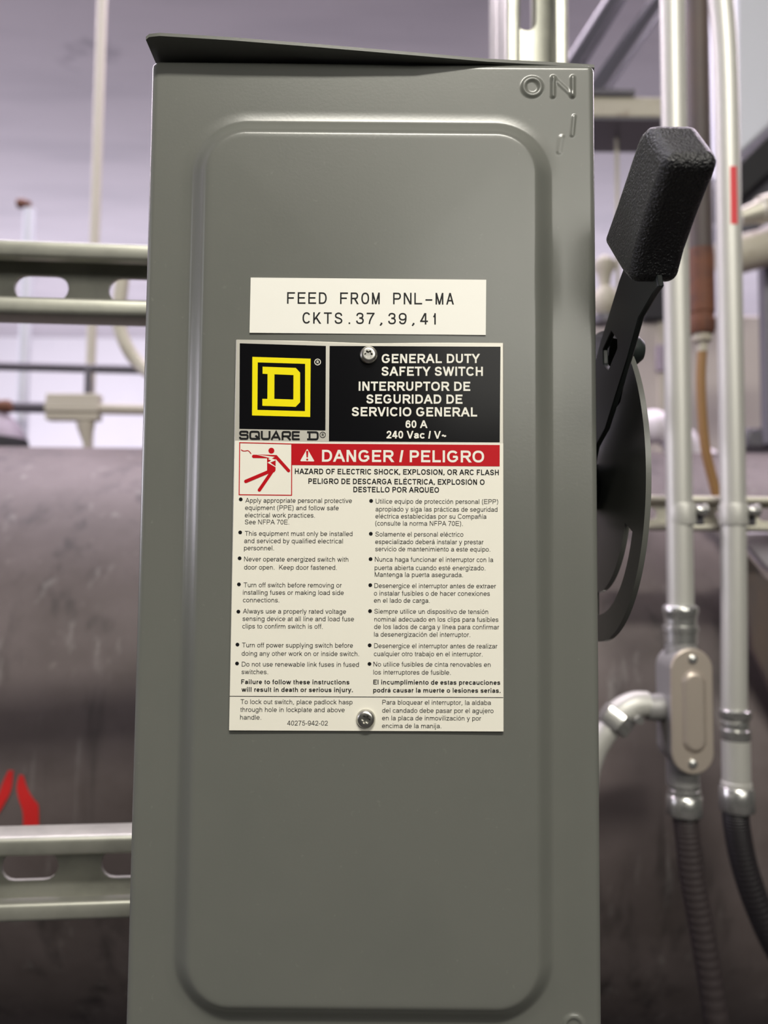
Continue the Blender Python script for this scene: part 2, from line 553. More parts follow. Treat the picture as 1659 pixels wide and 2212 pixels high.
# horizontal bracket
BY = 0.80
br = root('support_beam', PY(1360, 232, BY), 'stained beige horizontal beam right of the box top corner', 'beam')
a, b = PY(1200, 205, BY), PY(1470, 246, BY)
MB().box((a.x, BY, PY(1300, 252, BY).z), (b.x, BY + .02, PY(1300, 208, BY).z)).build('web', 'beige_steel', br, bevel=.003)
MB().box((a.x, BY + .0, PY(1300, 258, BY).z), (b.x, BY + .09, PY(1300, 252, BY).z)).build('flange', 'dark_steel', br)
MB().box((a.x, BY - .004, PY(1300, 207, BY).z), (PY(1370, 208, BY).x, BY + .06, PY(1300, 196, BY).z)).build('clamp_plate', 'dark_steel', br)
c = PY(1338, 196, BY)
MB().lathe(c + Vector((0, .02, 0)), c + Vector((0, .02, mm(22, BY))), [(0, mm(6, BY)), (1, mm(5, BY))], 6).build('bolt', 'dark_steel', br)
x = PY(1332, 300, BY + .05).x
pipe('threaded_rod', [(x, BY + .05, PY(1333, 640, BY + .05).z), (x, BY + .05, PY(1333, 258, BY + .05).z)], mm(4.5, BY), 'beige_steel', 'thin rod hanging below the stained beige beam', 'rod')
# valve blob seen between box edge and lever
va = root('valve', PY(1310, 690, .85), 'blurred brown beige valve between the box edge and the lever', 'valve')
c = PY(1308, 650, .85)
MB().lathe(c + Vector((0, 0, -mm(36, .75))), c + Vector((0, 0, mm(36, .75))), [(0, mm(18, .75)), (.2, mm(30, .75)), (.5, mm(34, .75)), (.8, mm(28, .75)), (1, mm(12, .75))]).build('body', 'beige_steel', va)
c = PY(1306, 585, .85)
MB().lathe(c + Vector((0, 0, -mm(40, .75))), c + Vector((0, 0, mm(36, .75))), [(0, mm(12, .75)), (.4, mm(17, .75)), (.6, mm(26, .75)), (.8, mm(26, .75)), (1, mm(10, .75))]).build('bonnet', 'beige_steel', va)
MB().lathe(PY(1306, 700, .85), PY(1306, 684, .85), [(0, mm(30, .75)), (1, mm(30, .75))]).build('flange', 'dark_steel', va)
# pale cabinet behind the conduits
KY = 1.32
kb = root('wall_cabinet', PY(1500, 1060, KY), 'pale pinkish beige cabinet behind the two upright conduits', 'cabinet')
a, b = PY(1250, 1066, KY), PY(1700, 682, KY)
MB().box((a.x, KY, a.z), (b.x, KY + .11, b.z)).build('body', 'pale_cabinet', kb, bevel=.004)
a, b = PY(1424, 1040, KY), PY(1446, 690, KY)
MB().box((a.x, KY - .008, a.z), (b.x, KY, b.z)).build('door_trim', 'beige_pipe', kb)
a, b = PY(1414, 806, KY), PY(1450, 748, KY)
MB().box((a.x, KY - .015, a.z), (b.x, KY - .006, b.z)).build('latch', 'purple_grey', kb, bevel=.003)
a, b = PY(1390, 690, KY - .02), PY(1452, 610, KY - .02)
o = MB().box((a.x, KY - .02, a.z), (b.x, KY + .1, b.z)).build('junction_box', 'black_rubber', bevel=.004)
tag(o, 'small black box on top of the pale cabinet', 'box')
# white lagged pipe low behind conduits
pts = [PY(1330, 928, 1.19), PY(1420, 925, 1.19), PY(1500, 985, 1.19), PY(1560, 1030, 1.19), PY(1720, 1036, 1.19)]
P = smooth_path(pts, 8)
tag(MB().tube(P, [mm(34 + 5 * math.sin(i * 1.1), 1.19) for i in range(len(P))], 24).build('lagged_pipe', 'white_insulation'),
    'lumpy white lagged pipe behind the two conduits', 'pipe')
# brown pipe between conduits
BPY = 0.48
bp = root('drain_pipe', PY(1512, 720, BPY), 'dark brown upright pipe with rusty coupling between the two conduits', 'pipe')
x = PY(1511, 400, BPY).x
MB().tube([(x, BPY, PY(1511, 560, BPY).z), (x, BPY, CE)], mm(26, BPY), 20).build('pipe', 'brown_pipe', bp)
zz = lambda y: PY(1512, y, BPY).z
MB().lathe((x, BPY, zz(722)), (x, BPY, zz(540)), [(0, mm(24, BPY)), (.05, mm(28, BPY)), (.16, mm(28, BPY)), (.17, mm(26, BPY)), (.24, mm(26, BPY)), (.25, mm(28, BPY)), (.9, mm(28, BPY)), (1, mm(27, BPY))]).build('coupling', 'rust', bp)
MB().lathe((x, BPY, zz(760)), (x, BPY, zz(720)), [(0, mm(11, BPY)), (.5, mm(12, BPY)), (.55, mm(20, BPY)), (1, mm(20, BPY))]).build('nipple', 'beige_steel', bp)
pts = [(x, BPY, zz(755))] + [PY(*p, BPY) for p in ((1514, 820), (1517, 900), (1524, 970), (1538, 1030), (1552, 1080), (1580, 1150))]
MB().tube(smooth_path(pts, 8), mm(10.5, BPY), 14).build('hose', 'brown_hose', bp)['label'] = 'thin amber brown hose'
# duct, beam and fittings at the far right
a = [PY(1585, -80, 1.12), PY(1760, -80, 1.12), PY(1760, 190, 1.12), PY(1585, 345, 1.12)]
tag(MB().prism(a, (0, .12, 0)).build('air_duct', 'duct_paint', bevel=.01), 'pale bluish white duct with sloping underside at top right', 'duct')
a = [PY(1560, 385, 1.02), PY(1760, 190, 1.02), PY(1760, 290, 1.02), PY(1560, 470, 1.02)]
tag(MB().prism(a, (0, .04, 0)).build('sloped_beam', 'black_rubber', bevel=.006), 'dark sloping beam under the white duct at right', 'beam')
a = [PY(1560, 470, 1.05), PY(1760, 290, 1.05), PY(1760, 395, 1.05), PY(1560, 560, 1.05)]
tag(MB().prism(a, (0, .04, 0)).build('sloped_beam', 'bar_grey', bevel=.006), 'grey sloping beam below the dark one at right', 'beam')
gp = root('pipe_valve', PY(1650, 600, .9), 'brownish metal valve fitting right of the second conduit', 'valve')
MB().tube([PY(1560, 560, .9), PY(1760, 505, .9)], mm(42, .9), 20).build('body', 'beige_steel', gp)
MB().lathe(PY(1596, 470, .86), PY(1740, 425, .86), [(0, mm(16, .9)), (.3, mm(24, .9)), (.32, mm(30, .9)), (.6, mm(30, .9)), (.62, mm(22, .9)), (1, mm(22, .9))]).build('union', 'strut_far', gp)
x = PY(1658, 700, .95).x
pipe('grey_riser', [(x, .95, PY(1652, 960, .95).z), (x, .95, PY(1652, 560, .95).z)], mm(17, .95), 'dark_steel', 'grey upright pipe at the right edge below the valve', 'pipe')
a, b = PY(1598, 975, .97), PY(1740, 928, .97)
tag(MB().box((a.x, .95, a.z), (b.x, 1.0, b.z)).build('pipe_clamp', 'dark_steel', bevel=.008), 'dark clamp block at the foot of the grey riser', 'clamp')
a = [PY(1600, 1150, .405), PY(1760, 1150, .405), PY(1760, 1290, .405), PY(1655, 1225, .405), PY(1604, 1166, .405)]
tag(MB().prism(a, (0, .012, 0)).build('white_panel', 'white_insulation', bevel=.002), 'white sloping panel edge right of the second conduit', 'panel')
a = [PY(1596, 1172, .400), PY(1655, 1248, .400), PY(1760, 1300, .400), PY(1760, 1640, .400), PY(1700, 1560, .400), PY(1625, 1400, .400)]
tag(MB().prism(a, (0, .010, 0)).build('sloped_beam', 'brown_pipe', bevel=.002), 'dark brown sloping plate below the white panel edge', 'beam')

# far strut behind conduits
R1Y, R2Y = 0.320, 0.345
QY = 0.360
a, b = PY(1330, 1106, QY), PY(1800, 1112, QY)
strut('strut_channel', a, b, (0, 0, 1), (0, 1, 0), mm(76, QY), .018, lip=.0055, slot=(.022, .011), pitch=.036, phase=.011, mi='strut_far',
      label='short horizontal strut channel carrying the two upright conduits')


# ------------------------------------------------------------------ conduit runs at the right
def rings(c_top, r, spec):
    pass


run = root('conduit_run', PY(1478, 1760, R1Y), 'left upright steel conduit with a cast conduit body and grey flexible tail', 'conduit')
x1 = PY(1469, 1200, R1Y).x
z1 = lambda y: PY(1474, y, R1Y).z
m1 = lambda p: mm(p, R1Y)
MB().tube([(x1, R1Y, z1(1345)), (x1, R1Y, CE)], m1(27.5), 24).build('pipe', 'conduit_steel', run)
z0_, z1_ = z1(1388), z1(1306)
xb = PY(1470, 1360, R1Y).x
MB().lathe((xb, R1Y, z0_), (xb, R1Y, z1_), [(0, m1(34)), (.28, m1(34)), (.30, m1(37)), (.44, m1(37)), (.46, m1(33)), (.52, m1(34)), (.58, m1(33)), (.64, m1(34)), (.72, m1(34)), (.78, m1(37)), (.93, m1(37)), (.96, m1(35)), (1, m1(31))]).build('compression_connector', 'zinc_bright', run)


def stadium(cx, cz, hw, hh, Y, n=14):
    pts = []
    for k in range(n + 1):
        a = math.pi * k / n
        pts.append(Vector((cx + hw * math.cos(a), Y, cz + hh - hw + hw * math.sin(a))))
    for k in range(n + 1):
        a = math.pi + math.pi * k / n
        pts.append(Vector((cx + hw * math.cos(a), Y, cz - hh + hw + hw * math.sin(a))))
    return pts


cy0 = R1Y - .020
cc = PY(1495, 1536, cy0)
hw, hh = mm(45, cy0), mm(133, cy0)
mb = MB().prism(stadium(cc.x, cc.z, hw * .96, hh * .96, cy0 + .0025), (0, .030, 0))
hubx = PY(1471, 1400, R1Y).x
mb.lathe((hubx, R1Y, z1(1500)), (hubx, R1Y, z1(1368)), [(0, m1(34)), (1, m1(33))])
mb.lathe((hubx, R1Y, z1(1695)), (hubx, R1Y, z1(1560)), [(0, m1(33)), (.1, m1(34)), (1, m1(34))])
lbz = PY(1440, 1528, R1Y).z
mb.lathe((PY(1395, 1520, R1Y).x, R1Y, lbz), (PY(1470, 1520, R1Y).x, R1Y, lbz), [(0, m1(27)), (.5, m1(30)), (1, m1(30))])
body = mb.build('conduit_body', 'cast_alu', run, merge=False, auto=40)
cov = MB().prism(stadium(cc.x, cc.z, hw, hh, cy0 - .0012), (0, .0035, 0))
# raised centre of the cover
ins = stadium(cc.x + .001, cc.z, hw * .58, hh * .66, cy0 - .0012)
ins2 = stadium(cc.x + .001, cc.z, hw * .42, hh * .60, cy0 - .0042)
nn_ = len(ins)
cov.add(ins + ins2, [(i, (i + 1) % nn_, (i + 1) % nn_ + nn_, i + nn_) for i in range(nn_)], 0, True)
cov.add(ins2, [tuple(range(nn_))])
cov.build('cover', 'cover_alu', body, bevel=.0012)['label'] = 'warm grey oval cover with raised centre'
for sy in (1424, 1650):
    c = PY(1496, sy, cy0 - .0012)
    MB().lathe(c, c + Vector((0, -.002, 0)), [(0, .0035), (.6, .0032), (1, .0018)], 16).build('screw', 'zinc_bright', body)
hx = PY(1478, 1720, R1Y).x
MB().lathe((hx, R1Y, z1(1726)), (hx, R1Y, z1(1690)), [(0, m1(32)), (.3, m1(31)), (.35, m1(33)), (.6, m1(33)), (.65, m1(31)), (1, m1(33))]).build('hose_gland', 'zinc_bright', run)
MB().lathe((hx, R1Y, z1(1760)), (hx, R1Y, z1(1716)), [(0, m1(36)), (.08, m1(39)), (.88, m1(39)), (1, m1(35))], 8).build('gland_nut', 'zinc_bright', run)


def flex(pts, r, ribs):
    P = smooth_path(pts, 40)
    return MB().tube(P, [r * (1 + .022 * math.sin(i * ribs)) for i in range(len(P))], 20)


flex([PY(*p, R1Y) for p in ((1478, 1745), (1484, 1800), (1497, 1905), (1520, 2030), (1545, 2190), (1580, 2450))], m1(26), 1.15).build('flexible_tail', 'flex_grey', run)

el = root('elbow_connector', PY(1345, 1545, R1Y), 'bright white metal elbow connector joining the cast conduit body from the left', 'elbow connector')
pts = smooth_path([PY(*p, R1Y) for p in ((1400, 1521), (1375, 1522), (1352, 1532), (1333, 1548))], 8)
MB().tube(pts, [m1(27 + 4 * (i / len(pts))) for i in range(len(pts))], 20).build('elbow', 'conduit_steel', el)
a, b = PY(1343, 1538, R1Y), PY(1318, 1572, R1Y)
MB().lathe(a, b, [(0, m1(33)), (.1, m1(37)), (.9, m1(37)), (1, m1(33))], 6).build('nut', 'zinc_bright', el)
pts = smooth_path([PY(*p, R1Y) for p in ((1322, 1566), (1302, 1592), (1282, 1630), (1266, 1700), (1260, 1900), (1260, 2600))], 6)
MB().tube(pts, m1(25), 18).build('pipe', 'conduit_steel', el)
c = PY(1377, 1553, R1Y - .013)
MB().lathe(c, c + Vector((0, -.006, 0)), [(0, .0030), (1, .0030)], 12).build('set_screw', 'zinc_bright', el)

run2 = root('conduit_run', PY(1590, 1750, R2Y), 'right upright steel conduit with a red mark and black flexible tail', 'conduit')
m2 = lambda p: mm(p, R2Y)
pts = [PY(*p, R2Y) for p in ((1540, -160), (1553, -40), (1563, 60), (1569, 180), (1573, 400), (1579, 800), (1585, 1200), (1586, 1560))]
P2 = smooth_path(pts, 8)
P2 = [Vector((P2[0].x - .02, R2Y, CE))] + P2
MB().tube(P2, m2(26.5), 24).build('pipe', 'conduit_steel', run2)


def path_at(y):
    return min(P2, key=lambda p: abs(p.z - PY(1575, y, R2Y).z))


mb = MB()
vs = []
NS = 24
for i in range(NS + 1):
    y = 372 + (495 - 372) * i / NS
    zc = PY(1572, y, R2Y).z
    k = max(j for j in range(1, len(P2) - 1) if P2[j].z >= zc)
    t = (P2[k].z - zc) / max(1e-6, P2[k].z - P2[k + 1].z)
    c = P2[k].lerp(P2[k + 1], t)
    for a in (-.62, -.48, -.34, -.2, -.06):
        R = m2(27.0)
        an = a + .34
        vs.append(Vector((c.x + R * math.sin(an), c.y - R * math.cos(an), zc)))
mb.add(vs, [(i * 5 + j, i * 5 + j + 1, (i + 1) * 5 + j + 1, (i + 1) * 5 + j) for i in range(NS) for j in range(4)], 0, True)
mb.build('painted_stripe', 'red_mark', run2, recalc=False)['label'] = 'short red stripe'
x2 = PY(1590, 1640, R2Y).x
z2 = lambda y: PY(1588, y, R2Y).z
MB().lathe((x2, R2Y, z2(1600)), (x2, R2Y, z2(1530)), [(0, m2(28)), (.1, m2(31)), (.35, m2(31)), (.38, m2(27)), (.5, m2(28)), (.62, m2(27)), (.68, m2(30)), (.75, m2(33)), (.95, m2(33)), (1, m2(28))]).build('compression_connector', 'zinc_bright', run2)
MB().lathe((x2, R2Y, z2(1700)), (x2, R2Y, z2(1592)), [(0, m2(31)), (.1, m2(31)), (.12, m2(29)), (1, m2(29))]).build('sleeve', 'conduit_steel', run2)
MB().lathe((x2, R2Y, z2(1752)), (x2, R2Y, z2(1698)), [(0, m2(34)), (.1, m2(38)), (.9, m2(38)), (1, m2(34))], 8).build('gland_nut', 'zinc_bright', run2)
flex([PY(*p, R2Y) for p in ((1588, 1740), (1592, 1790), (1608, 1870), (1640, 1965), (1690, 2070), (1800, 2250))], m2(27), 1.3).build('flexible_tail', 'flex_black', run2)
# straps holding the conduits to the strut
for (rx, RY, mf, w, lab) in ((PY(1472, 1110, R1Y).x, R1Y, m1, 29.5, 'steel strap with bolt holding the left conduit to the strut'),
                             (path_at(1110).x, R2Y, m2, 29, 'steel strap with bolt holding the right conduit to the strut')):
    st = root('pipe_strap', (rx, RY, PY(1480, 1110, RY).z), lab, 'strap', 'conduit straps')
    za, zb = PY(1480, 1134, RY).z, PY(1480, 1088, RY).z
    MB().lathe((rx, RY, za), (rx, RY, zb), [(0, mf(w)), (.12, mf(w + 1.5)), (.88, mf(w + 1.5)), (1, mf(w))]).build('band', 'conduit_steel', st)
    MB().box((rx + mf(w - 3), RY - .002, za), (rx + mf(w + 18), RY + .004, zb)).build('ear', 'dark_steel', st, bevel=.001)
    zc = (za + zb) / 2
    MB().lathe((rx + mf(w - 8), RY - .008, zc + .003), (rx + mf(w + 16), RY - .008, zc + .003), [(0, mf(8)), (.2, mf(11)), (.55, mf(11)), (.6, mf(14)), (1, mf(14))], 8).build('bolt', 'zinc_bright', st)

# ------------------------------------------------------------------ the safety switch
XL = (PY(325, 140).x + PY(268, 2212).x) / 2
XR = (PY(1287, 150).x + PY(1303, 2212).x) / 2
ZT = PY(830, 131).z
ZB = ZT - 0.382
BD = SY - .002
sw = root('safety_switch', (0, BD / 2, ZB), 'grey steel safety switch box with black side lever and warning plate on its door', 'switch')
# enclosure behind the door
MB().box((XL + .002, .004, ZB + .003), (XR - .002, BD, ZT - .002)).build('enclosure', 'grey_paint', sw, bevel=.002)

# door: pressed sheet with a raised panel and embossed letters
PAN_H = 0.0062
ex0, ex1 = PY(404, 600).x, PY(1201, 900).x
ex0 = (PY(404, 500).x + PY(371, 1950).x) / 2
ex1 = (PY(1201, 600).x + PY(1200, 1900).x) / 2
ez1, ez0 = PY(800, 260).z, PY(800, 2207).z
fine, mid = 0.00042, 0.0022


def axis(bands):
    out = []
    for a, b, st in bands:
        k = max(1, int(round((b - a) / st)))
        out += [a + (b - a) * i / k for i in range(k)]
    out.append(bands[-1][1])
    return np.array(out)


gx = axis([(XL, XL + .005, fine), (XL + .005, ex0 - .002, mid / 2), (ex0 - .002, ex0 + .026, .0006), (ex0 + .026, ex1 - .026, mid), (ex1 - .026, XR - .03, .0006) if XR - .03 > ex1 - .026 else (ex1 - .026, ex1 - .0259, .0001), (max(XR - .03, ex1 - .0259), XR, fine)])
gz = axis([(ZB, ez0 - .012, .0015), (ez0 - .012, ez0 + .03, .0006), (ez0 + .03, ZT - .045, mid), (ZT - .045, ZT, fine)])
GX, GZ = np.meshgrid(gx, gz)


def sd_rrect(x, z, x0, x1, z0, z1, r):
    qx = np.abs(x - (x0 + x1) / 2) - (x1 - x0) / 2 + r
    qz = np.abs(z - (z0 + z1) / 2) - (z1 - z0) / 2 + r
    return -(np.hypot(np.maximum(qx, 0), np.maximum(qz, 0)) + np.minimum(np.maximum(qx, qz), 0) - r)


def sstep(t):
    t = np.clip(t, 0, 1)
    return t * t * (3 - 2 * t)


sd = sd_rrect(GX, GZ, ex0, ex1, ez0, ez1, 0.0225)
H = PAN_H * (0.25 * sstep((sd + .0035) / .0140) + 0.75 * sstep((sd - .0006) / .0082))
H += 0.0004 * sstep(sd / .06)                                     # slight crown of the pressed panel


def seg_d(p, q):
    p, q = PY(*p), PY(*q)
    ax, az, bx, bz = p.x, p.z, q.x, q.z
    t = np.clip(((GX - ax) * (bx - ax) + (GZ - az) * (bz - az)) / ((bx - ax) ** 2 + (bz - az) ** 2), 0, 1)
    return np.hypot(GX - ax - t * (bx - ax), GZ - az - t * (bz - az))


def bead(d, w, h):
    return h * sstep(1 - d / w)


pxm = DIST / F_PX
for c in ((1149.5, 188.5), (1239, 2216)):
    q = PY(*c)
    H = np.maximum(H, 0) + bead(np.abs(np.hypot(GX - q.x, GZ - q.z) - 19 * pxm), 8.5 * pxm, .0007)
for p, q, w, h in (((1194.5, 168), (1194.5, 208), 7.5, .0007), ((1237, 168), (1237, 208), 7.5, .0007), ((1197, 170), (1235, 206), 7, .00028),
                   ((1240, 252), (1236, 292), 7, .0004), ((1213, 297), (1208, 328), 10, .00028)):
    H = H + bead(seg_d(p, q), w * pxm, h)
# rounded rim of the door
e = sd_rrect(GX, GZ, XL, XR, ZB, ZT, 0.003)
r = 0.0030
ee = np.clip(e, 0, r)
drop = r - np.sqrt(np.maximum(r * r - (r - ee) ** 2, 0)) + np.where(e < 0, .006, 0)
Yd = -H + drop
nx, nz = len(gx), len(gz)
vs = np.stack([GX.ravel(), Yd.ravel(), GZ.ravel()], 1).tolist()
fs = [(j * nx + i, j * nx + i + 1, (j + 1) * nx + i + 1, (j + 1) * nx + i) for j in range(nz - 1) for i in range(nx - 1)]
mb = MB().add(vs, fs, 0, True)
edge = [(0, i) for i in range(nx)] + [(j, nx - 1) for j in range(1, nz)] + [(nz - 1, i) for i in range(nx - 2, -1, -1)] + [(j, 0) for j in range(nz - 2, 0, -1)]
ring = [vs[j * nx + i] for j, i in edge]
m_ = len(ring)
mb.add(ring + [(p[0], .016, p[2]) for p in ring], [(i, (i + 1) % m_, (i + 1) % m_ + m_, i + m_) for i in range(m_)], 0, True)
mb.build('door', 'grey_paint', sw, auto=50, recalc=True)

# rain hood over the door, its front lip bent up on the left
th = .0012
fl = [(315, 86, -.0080), (322, 80, -.0085), (345, 77.5, -.0085), (500, 87, -.0080), (700, 103, -.0066), (900, 120, -.0046), (1050, 133, -.0012), (1200, 141, .0022), (1284, 146, .0034)]
bz = [.0012, .0012, .0012, .0012, .0010, .0004, -.0004, -.0012, -.0014]
front = [PY(x, y, Y) for x, y, Y in fl]
backz = ZT + .0012
vs = []
for p, dz in zip(front, bz):
    backz = ZT + dz
    xx = max(XL - .001, min(XR + .0005, p.x * 1.0))
    vs.append([p, Vector((xx, .0045, backz)), Vector((xx, BD + .004, backz + .004))])
mb = MB()
k = len(vs)
low = [q for row in vs for q in row]
top = [q + Vector((0, 0, th)) for q in low]
F_ = []
for i in range(k - 1):
    for j in range(2):
        F_.append((i * 3 + j, i * 3 + j + 1, (i + 1) * 3 + j + 1, (i + 1) * 3 + j))
n_ = len(low)
mb.add(low + top, F_ + [tuple(n_ + q for q in f[::-1]) for f in F_])
bd = [i * 3 for i in range(k)] + [(k - 1) * 3 + 1, (k - 1) * 3 + 2] + [i * 3 + 2 for i in range(k - 2, -1, -1)] + [1]
m_ = len(bd)
mb.add([low[i] for i in bd] + [top[i] for i in bd], [(i, (i + 1) % m_, (i + 1) % m_ + m_, i + m_) for i in range(m_)])
# closed left and right cheeks
for row in (vs[0], vs[-1]):
    pass
mb.build('rain_hood', 'grey_paint', sw)

# operating lever ---------------------------------------------------
PLX = 0.1000
c0 = PX(1407.5, 1020, PLX)
RD = 0.0712
CYd, CZd = c0.y + RD, PX(1407.5, 1015, PLX).z
# lock plate: partial disc with an arc slot
mb = MB()
N = 72
plate_t = .0021
sec = []
angs = [math.radians(-100 + 205 * i / N) for i in range(N + 1)]           # 0 = towards viewer, + = down
slot_a, slot_b = math.radians(22), math.radians(92)


def dp(r, a, x):
    return Vector((x, CYd - r * math.cos(a), CZd - r * math.sin(a)))


for i in range(N):
    a0, a1 = angs[i], angs[i + 1]
    am = (a0 + a1) / 2
    if slot_a < am < slot_b:
        t = (am - slot_a) / (slot_b - slot_a)
        rs = [(0.004, 0.0490), (0.0592, RD)]
    else:
        rs = [(0.004, RD)]
    for r0, r1 in rs:
        q = [dp(r0, a0, PLX - plate_t), dp(r1, a0, PLX - plate_t), dp(r1, a1, PLX - plate_t), dp(r0, a1, PLX - plate_t)]
        w = [p + Vector((plate_t, 0, 0)) for p in q]
        mb.add(q + w, [(0, 1, 2, 3), (7, 6, 5, 4), (1, 5, 6, 2), (0, 3, 7, 4)])
        if len(rs) == 2 or i in (0, N - 1):
            pass
for a in (slot_a, slot_b):
    q = [dp(.049, a, PLX - plate_t), dp(.0592, a, PLX - plate_t), dp(.0592, a, PLX), dp(.049, a, PLX)]
    mb.add(q, [(0, 1, 2, 3)])
lp = mb.build('lock_plate', 'grey_paint', sw, auto=40)
mb2 = [PX(x, y, PLX - plate_t) for x, y in ((1285, 727), (1345, 731), (1356, 738), (1358, 775), (1340, 870), (1285, 930))]
tab = MB().prism(mb2, (plate_t, 0, 0)).build('stop_tab', 'grey_paint', lp)
c = PX(1361, 757, PLX)
MB().lathe((PLX - .003, c.y, c.z), (PLX + .005, c.y, c.z), [(0, .0062), (.7, .0060), (1, .0040)], 20).build('bolt', 'green_black_paint', lp)
# pivot boss on the enclosure side
MB().lathe((XR - .003, CYd, CZd), (PLX + .001, CYd, CZd), [(0, .020), (.5, .020), (.55, .012), (1, .010)], 28).build('pivot_boss', 'green_black_paint', sw)
# lever arm, a flat bar swinging in front of the plate
LX = 0.0915
arm = [(1291, 965), (1313, 925), (1329, 874), (1361, 774), (1386, 684), (1409, 645), (1428, 618), (1420, 560), (1360, 560), (1342, 610), (1300, 746)]
poly = [PX(x, y, LX) for x, y in arm]
tail = [Vector((LX, CYd + .012, CZd + .016)), Vector((LX, CYd + .014, CZd - .012)), Vector((LX, CYd - .004, CZd - .014))]
poly = poly + tail
# opening in the bar
hole = [PX(x, y, LX) for x, y in ((1326, 716), (1339, 735), (1339, 752), (1320, 798), (1309, 786), (1308, 755))]
cv = bpy.data.curves.new('arm_outline', 'CURVE')
cv.dimensions = '2D'
cv.fill_mode = 'BOTH'
cv.extrude = .0011
for pl in (poly, hole):
    s = cv.splines.new('POLY')
    s.points.add(len(pl) - 1)
    for i, p in enumerate(pl):
        s.points[i].co = (p.y, p.z, 0, 1)
    s.use_cyclic_u = True
tmp = bpy.data.objects.new('arm_outline', cv)
COL.objects.link(tmp)
dg = bpy.context.evaluated_depsgraph_get()
me = bpy.data.meshes.new_from_object(tmp.evaluated_get(dg))
bpy.data.objects.remove(tmp)
bpy.data.curves.remove(cv)
mb = MB()
mb.add([(LX + v.co.z, v.co.x, v.co.y) for v in me.vertices], [tuple(p.vertices) for p in me.polygons])
bpy.data.meshes.remove(me)
lever = mb.build('lever', 'green_black_paint', sw, bevel=.0004, seg=1)
# grip
GX0 = 0.0820
side = [(1440, 336), (1431, 370), (1399, 464), (1374, 546), (1359, 614), (1338, 589), (1300, 524), (1331, 435), (1366, 328), (1381, 284), (1397, 268)]
pl = [PX(x, y, GX0) for x, y in side]
# the far side, a little narrower at the bottom end
far = []
for p in pl:
    far.append(Vector((GX0 + .0165, p.y, p.z)))
mb = MB()
n_ = len(pl)
mb.add(pl + far, [tuple(range(n_)), tuple(range(2 * n_ - 1, n_ - 1, -1))] + [(i, (i + 1) % n_, (i + 1) % n_ + n_, i + n_) for i in range(n_)])
grip = mb.build('grip', 'black_plastic', lever, bevel=.0038, seg=5)
grip['label'] = 'black textured plastic grip'

# ------------------------------------------------------------------ lettering
ADV = dict(zip("ABCDEFGHIJKLMNOPQRSTUVWXYZ", (667, 667, 722, 722, 667, 611, 778, 722, 278, 500, 667, 556, 833, 722, 778, 667, 778, 722, 667, 611, 722, 667, 944, 667, 667, 611)))
ADV.update(dict(zip("abcdefghijklmnopqrstuvwxyz", (556, 556, 500, 556, 556, 278, 556, 556, 222, 222, 500, 222, 833, 556, 556, 556, 556, 333, 500, 278, 556, 500, 722, 500, 500, 500))))
ADV.update({c: 556 for c in '0123456789'})
ADV.update({' ': 278, '.': 278, ',': 278, '-': 333, '(': 333, ')': 333, '/': 278, '~': 584, '!': 278})
ADVB = dict(ADV)
ADVB.update(dict(zip("ABKLJabcdfghijklmnopqrstuvwy", (722, 722, 722, 611, 556, 556, 611, 556, 611, 333, 611, 611, 278, 278, 556, 278, 889, 611, 611, 611, 611, 389, 556, 333, 611, 556, 778, 556))))
INK = dict(A=(0, 667), B=(73, 627), C=(50, 685), D=(77, 672), E=(79, 618), F=(82, 566), G=(53, 715), H=(80, 642), I=(94, 184), J=(30, 420), K=(73, 664), L=(73, 520), M=(74, 757), N=(76, 640), O=(48, 730), P=(77, 622), Q=(43, 738), R=(79, 705), S=(45, 612), T=(23, 590), U=(79, 643), V=(4, 662), W=(12, 933), X=(5, 660), Y=(3, 663), Z=(20, 587),
           a=(36, 535), b=(66, 520), c=(39, 490), d=(34, 490), e=(37, 515), f=(9, 290), g=(33, 490), h=(66, 488), i=(66, 156), j=(-46, 154), k=(66, 498), l=(64, 154), m=(66, 768), n=(66, 488), o=(33, 519), p=(66, 520), q=(35, 490), r=(65, 335), s=(31, 460), t=(17, 270), u=(64, 490), v=(8, 490), w=(3, 712), x=(7, 495), y=(10, 490), z=(20, 480))
INK.update({'0': (42, 508), '1': (109, 372), '2': (30, 504), '3': (42, 510), '4': (13, 525), '5': (42, 515), '6': (38, 512), '7': (47, 511), '8': (41, 513), '9': (42, 512),
            '.': (91, 191), ',': (86, 191), '-': (32, 301), '(': (60, 290), ')': (43, 273), '/': (0, 278), '~': (43, 540), '!': (90, 190)})
_S = 'S .97,.74 .86,.92 .5,1 .14,.91 .05,.72 .18,.58 .5,.51 .84,.41 .99,.25 .87,.07 .5,0 .12,.07 .0,.27'
